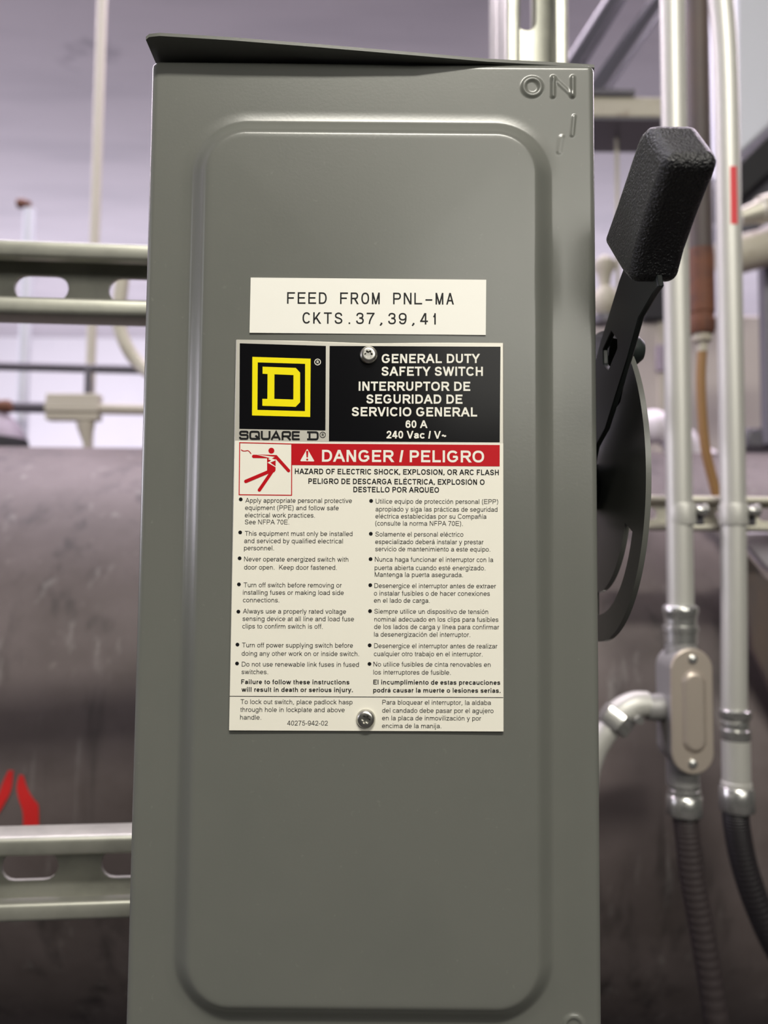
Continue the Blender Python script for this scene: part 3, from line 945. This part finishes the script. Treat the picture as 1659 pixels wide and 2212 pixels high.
GL = {
    'A': 'D 0,0,.5,1;D .5,1,1,0;B .2,.31 .8,.31', 'B': 'L 0,0 0,1;B 0,1 .58,1;A .58,.765,.36,.235,90,-90;B 0,.53 .6,.53;A .6,.265,.4,.265,90,-90;B 0,0 .6,0',
    'C': 'A .52,.5,.52,.5,36,324', 'D': 'L 0,0 0,1;B 0,1 .42,1;A .42,.5,.58,.5,90,-90;B .42,0 0,0', 'E': 'L 1,0 0,0 0,1 1,1;B 0,.52 1,.52', 'F': 'L 0,0 0,1 1,1;B 0,.5 .95,.5',
    'G': 'A .5,.5,.5,.5,36,318;B .52,.46 1,.46;B .96,.5 .96,.14', 'H': 'L 0,0 0,1;L 1,0 1,1;B 0,.52 1,.52', 'I': 'L .5,0 .5,1', 'J': 'H 1,1 1,.28;A .5,.28,.5,.28,0,-170',
    'K': 'L 0,0 0,1;D 0,.27,.9,1;D .34,.56,1,0', 'L': 'L 0,1 0,0 1,0', 'M': 'L 0,0 0,1;L 1,0 1,1;D 0,1,.5,0;D .5,0,1,1', 'N': 'L 0,0 0,1;L 1,0 1,1;D .02,1,.98,0', 'O': 'A .5,.5,.5,.5,0,360',
    'P': 'L 0,0 0,1;B 0,1 .6,1;A .6,.73,.4,.27,90,-90;B .6,.46 0,.46', 'Q': 'A .5,.5,.5,.5,0,360;D .62,.25,1,-.02', 'R': 'L 0,0 0,1;B 0,1 .58,1;A .58,.74,.36,.26,90,-90;B .58,.48 0,.48;D .5,.48,1,0',
    'S': _S, 'T': 'L 0,1 1,1;L .5,1 .5,0', 'U': 'H 0,1 0,.36;H 1,1 1,.36;A .5,.37,.5,.37,180,360', 'V': 'D 0,1,.5,0;D .5,0,1,1', 'W': 'D 0,1,.26,0;D .26,0,.5,1;D .5,1,.74,0;D .74,0,1,1',
    'X': 'D 0,0,1,1;D 0,1,1,0', 'Y': 'D 0,1,.5,.4;D 1,1,.5,.4;L .5,.44 .5,0', 'Z': 'L 0,1 1,1;D .97,1,.03,0;L 0,0 1,0',
    'a': 'S .04,.72 .16,.92 .46,1 .8,.93 .89,.7 .88,.3;S .89,.62 .5,.54 .12,.42 .02,.22 .14,.04 .4,0 .72,.1 .88,.38;B .88,.4 .91,.14 1,-.1',
    'b': 'L 0,0 0,2;A .5,.5,.5,.5,0,360', 'c': 'A .53,.5,.53,.5,38,322', 'd': 'L 1,0 1,2;A .5,.5,.5,.5,0,360', 'e': 'A .5,.5,.5,.5,-6,322;B 0,.5 1,.5',
    'f': 'S 1,2.08 .72,2.05 .45,1.8 .42,1.2;H .42,0 .42,1.3;B -.16,1 .95,1', 'g': 'L 1,1 1,.1;A .5,.5,.5,.5,0,360;S 1,.2 .95,-.7 .5,-1 .12,-.85 .03,-.5',
    'h': 'L 0,0 0,2;S 0,.55 .15,.86 .55,1 .9,.86 1,.5;H 1,0 1,.55', 'i': 'L .5,0 .5,1;P .5,2', 'j': 'H .8,1 .8,-.5;S .8,-.4 .7,-.9 .4,-1 .1,-1;P .8,2', 'k': 'L 0,0 0,2;D 0,.3,.9,1;D .35,.6,1,0', 'l': 'L .5,0 .5,2',
    'm': 'L 0,0 0,1;S 0,.6 .09,.88 .28,1 .45,.88 .5,.55;H .5,0 .5,.6;S .5,.6 .59,.88 .78,1 .95,.88 1,.55;H 1,0 1,.6', 'n': 'L 0,0 0,1;S 0,.55 .15,.86 .55,1 .9,.86 1,.5;H 1,0 1,.55', 'o': 'A .5,.5,.5,.5,0,360',
    'p': 'L 0,-1 0,1;A .5,.5,.5,.5,0,360', 'q': 'L 1,-1 1,1;A .5,.5,.5,.5,0,360', 'r': 'L 0,0 0,1;S 0,.5 .2,.86 .6,1.02 1.1,.94', 's': _S, 't': 'H .42,1.55 .42,.2;S .42,.3 .5,.05 .8,0 1.05,.03;B -.1,1 1.05,1',
    'u': 'L 1,0 1,1;S 1,.45 .85,.14 .45,0 .1,.14 0,.5;H 0,1 0,.45', 'v': 'D 0,1,.5,0;D .5,0,1,1', 'w': 'D 0,1,.27,0;D .27,0,.5,1;D .5,1,.73,0;D .73,0,1,1', 'x': 'D 0,0,1,1;D 0,1,1,0',
    'y': 'D 0,1,.52,0;D 1,1,.45,-.4;S .48,-.2 .36,-.9 .22,-1 .02,-.97', 'z': 'L 0,1 1,1;D .96,1,.04,0;L 0,0 1,0',
    '0': 'A .5,.5,.5,.5,0,360', '1': 'L 1,0 1,1;S 1,.95 .7,.82 .4,.74 .05,.7', '2': 'S .03,.7 .12,.9 .5,1 .9,.9 .97,.7 .82,.48 .35,.2 .06,.0;L 0,0 1,0',
    '3': 'S .03,.75 .18,.94 .5,1 .85,.92 .93,.74 .8,.57 .4,.53;S .4,.53 .83,.48 1,.28 .86,.06 .48,0 .14,.06 0,.26', '4': 'L .74,0 .74,1;D .68,1,.02,.25;L 0,.25 1,.25',
    '5': 'B 1,1 .2,1;B .22,1.04 .08,.47;S .05,.48 .2,.58 .5,.62 .87,.52 1,.31 .87,.07 .48,0 .14,.06 .0,.25', '6': 'A .5,.31,.5,.31,0,360;S .0,.33 .04,.7 .22,.94 .55,1 .84,.93 .96,.77', '7': 'L 0,1 1,1;S .98,.98 .62,.58 .4,.25 .3,-.07',
    '8': 'A .5,.765,.43,.235,0,360;A .5,.265,.5,.265,0,360', '9': 'A .5,.69,.5,.31,0,360;S 1,.67 .96,.3 .78,.06 .45,0 .16,.07 .04,.23',
    '.': 'P .5,0', ',': 'P .5,0;B 1.2,.02 -1.2,-.21', '-': 'B -.2,.37 1.2,.37', '(': 'S 1,1.05 .3,.8 .05,.4 .3,0 1,-.3', ')': 'S 0,1.05 .7,.8 .95,.4 .7,0 0,-.3', '/': 'D .1,0,.9,1', '~': 'S 0,.28 .2,.42 .4,.4 .6,.3 .8,.28 1,.42', '!': 'L .5,.38 .5,1;P .5,0'}
ACC = {'á': 'a', 'é': 'e', 'í': 'i', 'ó': 'o', 'ñ': 'n', 'É': 'E', 'Ó': 'O'}
CAP, XH, DESC = 716.0, 519.0, -210.0


def offset_poly(pts, s, closed=False, e0=0.0, e1=0.0):
    n = len(pts)
    pts = [tuple(p) for p in pts]
    if not closed:
        def ext(p, q, d):
            L = math.hypot(p[0] - q[0], p[1] - q[1]) or 1
            return (p[0] + (p[0] - q[0]) / L * d, p[1] + (p[1] - q[1]) / L * d)
        if e0: pts[0] = ext(pts[0], pts[1], e0)
        if e1: pts[-1] = ext(pts[-1], pts[-2], e1)
    L, R = [], []
    for i in range(n):
        p = pts[i]
        a = pts[i - 1] if (i > 0 or closed) else None
        b = pts[(i + 1) % n] if (i < n - 1 or closed) else None
        def nv(u, v):
            dx, dy = v[0] - u[0], v[1] - u[1]
            l = math.hypot(dx, dy) or 1
            return (-dy / l, dx / l)
        if a is None: nn = nv(p, b); k = 1
        elif b is None: nn = nv(a, p); k = 1
        else:
            n1, n2 = nv(a, p), nv(p, b)
            nn = (n1[0] + n2[0], n1[1] + n2[1])
            l = math.hypot(*nn) or 1
            nn = (nn[0] / l, nn[1] / l)
            k = 1 / max(.5, nn[0] * n1[0] + nn[1] * n1[1])
        L.append((p[0] + nn[0] * s / 2 * k, p[1] + nn[1] * s / 2 * k))
        R.append((p[0] - nn[0] * s / 2 * k, p[1] - nn[1] * s / 2 * k))
    fs = [(i, i + 1, n + i + 1, n + i) for i in range(n - 1)]
    if closed: fs.append((n - 1, 0, n, 2 * n - 1))
    return L + R, fs


def glyph(ch, s, box, sx=1.0):
    """list of (verts2d, faces) in em units"""
    out = []
    base = ACC.get(ch, ch)
    if base == ' ':
        return out
    low = base.islower()
    x0, x1 = box
    s_ = s
    Lc, Rc = x0 + s_ / 2, x1 - s_ / 2
    if base == ',': Lc, Rc = (x0 + x1) / 2 - 24, (x0 + x1) / 2 + 24
    if base in 'AVWXYvwxyZz': Lc, Rc = x0 + s_ * .55, x1 - s_ * .55
    def mx(u): return Lc + u * (Rc - Lc)
    def my(v):
        if not low: return s_ / 2 + v * (CAP - s_)
        if v < 0: return s_ / 2 + v * (-DESC)
        if v <= 1: return s_ / 2 + v * (XH - s_)
        return XH - s_ / 2 + (v - 1) * (CAP - XH)
    for st in GL[base].split(';'):
        t, rest = st[0], st[2:]
        if t == 'A':
            cu, cv_, ru, rv, a0, a1 = map(float, rest.split(','))
            closed = abs(a1 - a0) >= 360
            k = 28 if closed else max(6, int(abs(a1 - a0) / 13))
            pts = []
            for i in range(k if closed else k + 1):
                a = math.radians(a0 + (a1 - a0) * i / k)
                c_, s2 = math.cos(a), math.sin(a)
                pw = .88                                            # slightly squarish bowls
                c_ = math.copysign(abs(c_) ** pw, c_)
                s2 = math.copysign(abs(s2) ** pw, s2)
                pts.append((mx(cu + ru * c_), my(cv_) + (my(cv_ + rv) - my(cv_)) * s2))
            out.append(offset_poly(pts, s_, closed))
        elif t in 'LBH':
            pts = [(mx(float(a)), my(float(b))) for a, b in (q.split(',') for q in rest.split())]
            out.append(offset_poly(pts, s_, False, s_ / 2 if t in 'LH' else 0, s_ / 2 if t == 'L' else 0))
        elif t == 'S':
            pts = [Vector((mx(float(a)), my(float(b)), 0)) for a, b in (q.split(',') for q in rest.split())]
            pts = [(p.x, p.y) for p in smooth_path(pts, 4)]
            out.append(offset_poly(pts, s_))
        elif t == 'D':
            u0, v0, u1, v1 = map(float, rest.split(','))
            a, b = (mx(u0), my(v0)), (mx(u1), my(v1))
            dy = b[1] - a[1]
            dx = b[0] - a[0]
            hwid = s_ / 2 * math.hypot(dx, dy) / max(abs(dy), 1e-6)
            sg = 1 if dy > 0 else -1
            ea, eb = (s_ / 2 if v0 in (0, 1) else 0) * sg, (s_ / 2 if v1 in (0, 1) else 0) * sg
            # the horizontal cut keeps the stroke inside the letter's height
            y0_, y1_ = a[1] - ea, b[1] + eb
            out.append(([(a[0] - hwid, y0_), (a[0] + hwid, y0_), (b[0] + hwid, y1_), (b[0] - hwid, y1_)], [(0, 1, 2, 3)]))
        elif t == 'P':
            u, v = map(float, rest.split(','))
            c_ = (mx(u), my(v))
            if ch == 'í' and v == 2: continue
            h = s_ * .54
            out.append(([(c_[0] - h, c_[1] - h), (c_[0] + h, c_[1] - h), (c_[0] + h, c_[1] + h), (c_[0] - h, c_[1] + h)], [(0, 1, 2, 3)]))
    if ch in ACC:
        cx = (x0 + x1) / 2
        yb = XH if low else CAP
        if ch == 'ñ':
            pts = [Vector((cx - 130, yb + 90, 0)), Vector((cx - 65, yb + 135, 0)), Vector((cx + 60, yb + 95, 0)), Vector((cx + 130, yb + 145, 0))]
            out.append(offset_poly([(p.x, p.y) for p in smooth_path(pts, 4)], s_ * .8))
        else:
            out.append(([(cx - 50, yb + 60), (cx + 20, yb + 60), (cx + 125, yb + 190), (cx + 15, yb + 190)], [(0, 1, 2, 3)]))
    return out


def text(mb, txt, xl, xr, yl, yr=None, cap=10.2, bold=False, Y=-.007, s=None, mono=None, mi=0):
    """one line of print: ink from pixel xl to xr, baseline yl..yr, cap height in pixels"""
    yr = yl if yr is None else yr
    s = s or (138 if bold else 86)
    adv = ADVB if bold else ADV
    pen, items = 0.0, []
    for ch in txt:
        b = ACC.get(ch, ch)
        if mono:
            g = (mono * .13, mono * .87)
            if b in '.,': g = (mono * .42, mono * .62)
            if b == '-': g = (mono * .2, mono * .8)
            if b == '1': g = (mono * .3, mono * .6)
            w = mono
        else:
            w = adv[b]
            i0, i1 = INK.get(b, (0, w))
            k = w / ADV[b]
            g = (i0 * k, i1 * k)
            if bold and b in 'Iil.,!':
                c_ = w / 2
                g = (c_ - s / 2, c_ + s / 2)
        items.append((ch, pen, g))
        pen += w
    first, last = items[0], items[-1]
    i0, i1 = first[1] + first[2][0], last[1] + last[2][1]
    P0, P1 = PY(xl, yl, Y), PY(xr, yr, Y)
    ex = (P1 - P0) / (i1 - i0)
    ez = (PY(xl, yl - cap, Y) - P0) / CAP
    ez = Vector((0, 0, ez.z)) + Vector((ez.x * .3, 0, 0))
    for ch, pn, g in items:
        for k, (v, f) in enumerate(glyph(ch, s, g)):
            dy = Vector((0, -4e-6 * k, 0))
            mb.add([P0 + ex * (pn + p[0] - i0) + ez * p[1] + dy for p in v], f, mi)


LAYER = [0]


def lift():
    LAYER[0] = (LAYER[0] + 1) % 12
    return LAYER[0] * 3e-6


def flat(mb, pts, Y, mi=0):
    Y = Y - lift()
    mb.add([PY(x, y, Y) for x, y in pts], [tuple(range(len(pts)))], mi)


def disc(mb, x, y, r, Y, mi=0, n=24):
    flat(mb, [(x + r * math.cos(2 * math.pi * i / n), y + r * math.sin(2 * math.pi * i / n)) for i in range(n)], Y, mi)


def stroke(mb, pts, w, Y, mi=0, closed=False, e=0):
    Y = Y - lift()
    v, f = offset_poly(pts, w, closed, e, e)
    mb.add([PY(x, y, Y) for x, y in v], f, mi)


def rstroke(mb, pts, w, Y, mi=0):
    stroke(mb, pts, w, Y, mi)
    for p in (pts[0], pts[-1]): disc(mb, p[0], p[1], w / 2, Y, mi)


PF = -PAN_H - .0004                                                 # front of the raised panel
# circuit sticker ------------------------------------------------------
YS = PF - .0003
mb = MB().prism([PY(541.5, 599.5, YS), PY(1050.3, 604.3, YS), PY(1049.3, 723.6, YS), PY(539, 718.7, YS)], (0, .0004, 0))
stk = mb.build('circuit_sticker', 'sticker_white', sw)
stk['label'] = 'white printed circuit sticker'
mb = MB()
text(mb, 'FEED FROM PNL-MA', 620, 980.7, 656, 657.8, 25, s=90, mono=640, Y=YS - .00006)
text(mb, 'CKTS.37,39,41', 653.3, 941.4, 698.8, 701, 24.5, s=90, mono=640, Y=YS - .00006)
mb.build('lettering', 'ink_black', stk, recalc=False)

# warning plate ----------------------------------------------------------
YP = PF - .0009
crn = [(509.5, 733), (650, 735.5), (796, 741), (940, 739.5), (1088, 740), (1088.5, 1581.5), (494, 1578.8)]
poly = [PY(x, y, YP) for x, y in crn]
wp = MB().prism(poly, (0, .0008, 0)).build('warning_plate', 'plate_aluminium', sw, bevel=.0003, seg=2)
wp['label'] = 'aluminium and cream printed warning plate'
e1, e2, e3 = YP - .00005, YP - .0001, YP - .00015
mb = MB()
flat(mb, [(507.5, 951.8), (711, 955.2), (1087, 957.8), (1087.5, 1580), (495, 1577.5)], e1)
mb.build('cream_panel', 'cream_print', wp, recalc=False)
Z5 = lambda X, Y: (500 + X / 7.54, 730 + Y / 7.54)
mb = MB()
flat(mb, [Z5(135, 87), Z5(1538, 130), Z5(1530, 1508), Z5(128, 1480)], e1, 0)
o4, i4 = [Z5(340, 308), Z5(1290, 338), Z5(1282, 1287), Z5(335, 1262)], [Z5(428, 398), Z5(1200, 422), Z5(1197, 1193), Z5(422, 1172)]
mb.add([PY(*p, e2) for p in o4 + i4], [(i, (i + 1) % 4, (i + 1) % 4 + 4, i + 4) for i in range(4)], 1)
for q in ([(507, 468), (1048, 488), (1010, 605), (700, 592), (588, 587), (507, 583)], [(1048, 488), (1118, 565), (1118, 1048), (1045, 1122), (1008, 1003), (1010, 605)],
          [(1045, 1122), (503, 1105), (503, 992), (585, 992), (698, 993), (1008, 1003)], [(588, 587), (700, 592), (698, 993), (585, 992)]):
    flat(mb, [Z5(*p) for p in q], e2, 1)


def reg(mb, x, y, r, w, Y, mi):
    stroke(mb, [(x + r * math.cos(2 * math.pi * i / 32), y + r * math.sin(2 * math.pi * i / 32)) for i in range(32)], w, Y, mi, True)
    text(mb, 'R', x - r * .34, x + r * .42, y + r * .5, None, r * 1.0, True, Y, s=130, mi=mi)


reg(mb, 686.1, 782, 6.3, 1.6, e2, 2)
logo = mb.build('emblem_panel', ['print_black', 'print_yellow', 'cream_print'], wp, recalc=False)
logo['label'] = 'black panel with yellow framed letter'
# wide wordmark under the emblem, drawn with strokes
mb = MB()
q5 = lambda pts: [Z5(*p) for p in pts]


def rr(pts, rad, k=5):
    """polyline with rounded corners"""
    out = [pts[0]]
    for i in range(1, len(pts) - 1):
        p, a, b = Vector(pts[i]), Vector(pts[i - 1]), Vector(pts[i + 1])
        ra, rb = min(rad, (a - p).length * .5), min(rad, (b - p).length * .5)
        s0, s1 = p + (a - p).normalized() * ra, p + (b - p).normalized() * rb
        for j in range(k + 1):
            t = j / k
            out.append(tuple(s0 * (1 - t) ** 2 + p * 2 * t * (1 - t) + s1 * t * t))
    out.append(pts[-1])
    return out


WM = 4.2
yt, yb = 1524, 1640


def sh(x): return (x - 125) * 12 / 1300


def wm(pts, rad=0, e=0, closed=False):
    p = [(x, y + sh(x)) for x, y in pts]
    if rad: p = rr(p, rad)
    stroke(mb, q5(p), WM, e2, 0, closed, e)


wm([(262, yt + 32), (262, yt), (142, yt), (142, (yt + yb) / 2 - 4), (264, (yt + yb) / 2 - 4), (264, yb), (140, yb), (140, yb - 32)], 26)
wm([(380, yt), (305, yt), (305, yb), (448, yb), (448, yt), (378, yt)], 34)
wm([(390, 1585), (462, 1648)])
wm([(494, yt - 14), (494, yb), (620, yb), (620, yt - 14)], 34)
wm([(650, yb + 14), (728, yt), (790, yb + 14)])
wm([(690, yb - 28), (760, yb - 28)])
wm([(832, yb + 16), (832, yt), (956, yt), (956, 1594), (836, 1594)], 26)
wm([(905, 1594), (962, yb + 16)])
wm([(1112, yt), (998, yt), (998, yb), (1112, yb)], 8)
wm([(1000, 1582), (1106, 1582)])
wm([(1232, yt), (1405, yt), (1405, yb), (1232, yb)], 36)
wm([(1272, yt), (1272, yb)])
reg(mb, *Z5(1486, 1577), 6.0, 1.3, e2, 0)
mb.build('wordmark', 'ink_black', wp, recalc=False)
# black title panel
mb = MB()
flat(mb, [(712, 747.2), (1081.2, 748.9), (1079.5, 955.5), (710.5, 953)], e1, 0)
for a in (('GENERAL DUTY', 824.5, 1036.7, 784.4, 784.2, 19.8), ('SAFETY SWITCH', 824, 1043, 811.7, 812, 19.8), ('INTERRUPTOR DE', 774.8, 1015.8, 844, 844.4, 19.8),
          ('SEGURIDAD DE', 791.2, 999, 871.7, 872.2, 19.8), ('SERVICIO GENERAL', 759.8, 1030.7, 899, 899.8, 19.8), ('60 A', 876, 923.5, 924.3, 924.6, 16.5), ('240 Vac / V~', 834.9, 964.6, 947, 947.6, 16.5)):
    text(mb, *a, True, e2, mi=1)
mb.build('title_panel', ['print_black', 'print_white'], wp, recalc=False)['label'] = 'black panel with white title lettering'
# red danger banner
mb = MB()
flat(mb, [(630.5, 958), (1079.6, 961.2), (1079.4, 1007.4), (631, 1004.5)], e2, 0)
text(mb, 'DANGER / PELIGRO', 695.5, 1045.7, 997.4, 999.2, 25.8, True, e3, s=132, mi=1)
Z4 = lambda X, Y: (500 + X / 8.295, 940 + Y / 8.295)
tri = rr([(1300, 468), (1228, 468), (1357, 240), (1490, 472), (1300, 468)], 26)
flat(mb, [Z4(*p) for p in tri], e3, 1)
e4 = e3 - .00005
flat(mb, [Z4(*p) for p in ((1336, 290), (1345, 280), (1368, 280), (1378, 290), (1370, 400), (1345, 400))], e4, 0)
disc(mb, *Z4(1357, 438), 2.3, e4, 0)
mb.build('danger_banner', ['print_red', 'print_white'], wp, recalc=False)['label'] = 'red banner with white lettering'
# shock pictogram
mb = MB()
fr = [Z4(148, 134), Z4(1080, 158), Z4(1077, 1077), Z4(137, 1067)]
stroke(mb, fr, 2.1, e2, 0, True)
disc(mb, *Z4(715, 278), 53 / 8.295, e2, 0)
k = 1 / 8.295
rstroke(mb, [Z4(*p) for p in ((397, 380), (760, 386))], 60 * k, e2)
flat(mb, [Z4(*p) for p in ((465, 346), (815, 356), (800, 400), (640, 400))], e2)
rstroke(mb, [Z4(*p) for p in ((798, 386), (1023, 636))], 58 * k, e2)
rstroke(mb, [Z4(*p) for p in ((700, 640), (257, 828))], 62 * k, e2)
rstroke(mb, [Z4(*p) for p in ((748, 620), (500, 983))], 60 * k, e2)
flat(mb, [Z4(*p) for p in ((638, 380), (792, 380), (790, 632), (770, 660), (692, 690), (638, 650))], e2)
flat(mb, [Z4(*p) for p in ((430, 345), (775, 389), (690, 410))], e3, 1)
flat(mb, [Z4(*p) for p in ((700, 402), (776, 389), (724, 418), (795, 440), (712, 458), (655, 428))], e3, 1)
flat(mb, [Z4(*p) for p in ((795, 440), (790, 452), (690, 494), (645, 492), (712, 458))], e3, 1)
flat(mb, [Z4(*p) for p in ((645, 492), (690, 490), (792, 562), (792, 576))], e3, 1)
w_ = smooth_path([Vector((x, y, 0)) for x, y in ((175, 258), (196, 278), (240, 285), (288, 276), (320, 294), (352, 334))], 5)
stroke(mb, [Z4(p.x, p.y) for p in w_], 15 * k, e2)
mb.build('shock_pictogram', ['print_red', 'cream_print'], wp, recalc=False)['label'] = 'red framed falling figure symbol'
# black instruction print
mb = MB()
text(mb, 'HAZARD OF ELECTRIC SHOCK, EXPLOSION, OR ARC FLASH', 636.9, 1077.5, 1024, 1026.6, 12, True, e2)
text(mb, 'PELIGRO DE DESCARGA ELÉCTRICA, EXPLOSIÓN O', 666, 1046.8, 1045.2, 1047.5, 12, True, e2)
text(mb, 'DESTELLO POR ARQUEO', 763.2, 948.5, 1063.3, 1064.3, 12, True, e2)
LINES = '''Apply appropriate personal protective|529.8|760.2|1085.8
equipment (PPE) and follow safe|529.3|731.6|1101.6
electrical work practices.|528.8|680.4|1117.6
See NFPA 70E.|528.8|624.7|1132.5
This equipment must only be installed|528.8|761.4|1157.2
and serviced by qualified electrical|527.3|740.7|1173.1
personnel.|527.1|591.8|1188.6
Never operate energized switch with|527.3|752.6|1212.6
door open.  Keep door fastened.|527.3|727.7|1230.2
Turn off switch before removing or|526.1|738.5|1268.5
installing fuses or making load side|524.7|742.6|1284.6
connections.|524.7|603.3|1301
Always use a properly rated voltage|524.7|747.5|1325.2
sensing device at all line and load fuse|523.9|764.6|1341.3
clips to confirm switch is off.|523.4|697.2|1357.6
Turn off power supplying switch before|522.7|762.4|1398.4
doing any other work on or inside switch.|522|775.6|1416.4
Do not use renewable link fuses in fused|522.2|775.1|1439.7
switches.|521.7|579.1|1456.2
*Failure to follow these instructions|521|754.8|1477.8
*will result in death or serious injury.|521.5|762.1|1494.4
To lock out switch, place padlock hasp|519.5|761.4|1520.8
through hole in lockplate and above|519|744.6|1537.7
handle.|518.6|564.2|1554.4
40275-942-02|620.3|708|1567
Utilice equipo de protección personal (EPP)|811.5|1076.1|1087.8
apropiado y siga las prácticas de seguridad|811.2|1074.6|1104.6
eléctrica establecidas por su Compañía|811|1050.9|1119.9
(consulte la norma NFPA 70E).|810.5|999.7|1135.3
Solamente el personal eléctrico|810.8|1000.9|1158.8
especializado deberá instalar y prestar|810.5|1044.8|1175.1
servicio de mantenimiento a este equipo.|810.5|1059|1190.7
Nunca haga funcionar el interruptor con la|809.8|1065.6|1213.2
puerta abierta cuando esté energizado.|809.3|1048.5|1231.2
Mantenga la puerta asegurada.|809.5|1000.2|1246.1
Desenergice el interruptor antes de extraer|808.8|1071.7|1270.1
o instalar fusibles o de hacer conexiones|807.8|1058.3|1286.4
en el lado de carga.|807.8|928.4|1301.8
Siempre utilice un dispositivo de tensión|808.6|1054.6|1325.5
nominal adecuado en los clips para fusibles|808.6|1076.6|1342.5
de los lados de carga y línea para confirmar|808.3|1078.5|1358.7
la desenergización del interruptor.|808|1015.8|1375.2
Desenergice el interruptor antes de realizar|808.3|1074.8|1399.9
cualquier otro trabajo en el interruptor.|807.6|1042.4|1417.2
No utilice fusibles de cinta renovables en|806.6|1059.7|1439.7
los interruptores de fusible.|806.4|973.6|1457
*El incumplimiento de estas precauciones|806.4|1080.7|1478.5
*podrá causar la muerte o lesiones serias.|806.1|1081.2|1495.8
Para bloquear el interruptor, la aldaba|825.9|1060.7|1522
del candado debe pasar por el agujero|825.6|1066.1|1539.5
en la placa de inmovilización y por|825.4|1039.7|1555.9
encima de la manija.|825.2|953.3|1572.8'''
for ln in LINES.split('\n'):
    t_, a, b, c = ln.split('|')
    bold = t_[0] == '*'
    a, b, c = float(a), float(b), float(c)
    text(mb, t_.lstrip('*'), a, b, c, c + (b - a) * .0035, 10.3, bold, e2, s=(132 if bold else 84))
for x, y in ((520, 1078.6), (518.8, 1150.1), (517.6, 1206), (516.1, 1262.3), (514.9, 1321.2), (512.9, 1392.4), (512, 1433.2), (801.7, 1082), (801, 1153), (800.5, 1207.7), (799.8, 1264), (799.3, 1320), (798.6, 1393.9), (798.1, 1434.2)):
    disc(mb, x, y, 4.1, e2, n=18)
stroke(mb, [(496, 1504), (1087, 1507)], 1.5, e2)
mb.build('instruction_lettering', 'ink_black', wp, recalc=False)
# star recess screws holding the plate
for (x, y, R) in ((796.3, 768, 19.3 * pxm), (790.3, 1552, 19.8 * pxm)):
    c = PY(x, y, YP)
    mb = MB()
    rings_ = [(1.0, 0.0), (1.0, .0006), (.95, .0011), (.85, .0016), (.72, .0019), (.60, .0020), (.52, .0020)]
    n_ = 48
    vs = []
    for fr_, h_ in rings_:
        for j in range(n_):
            a = 2 * math.pi * j / n_
            vs.append((c.x + R * fr_ * math.cos(a), c.y - h_, c.z + R * fr_ * math.sin(a)))
    for depth_ in (.0020, .0008):
        for j in range(n_):
            a = 2 * math.pi * j / n_
            rr_ = R * (.40 + .075 * math.cos(6 * a)) * (1 if depth_ > .001 else .86)
            vs.append((c.x + rr_ * math.cos(a), c.y - depth_, c.z + rr_ * math.sin(a)))
    nr = len(rings_) + 2
    fs = [(i * n_ + j, i * n_ + (j + 1) % n_, (i + 1) * n_ + (j + 1) % n_, (i + 1) * n_ + j) for i in range(nr - 1) for j in range(n_)]
    fs.append(tuple((nr - 1) * n_ + j for j in range(n_)))
    mb.add(vs, fs, 0, True)
    mb.build('screw', 'screw_steel', wp, auto=45)

for o in bpy.data.objects:
    if '_w' in o:
        del o['_w']
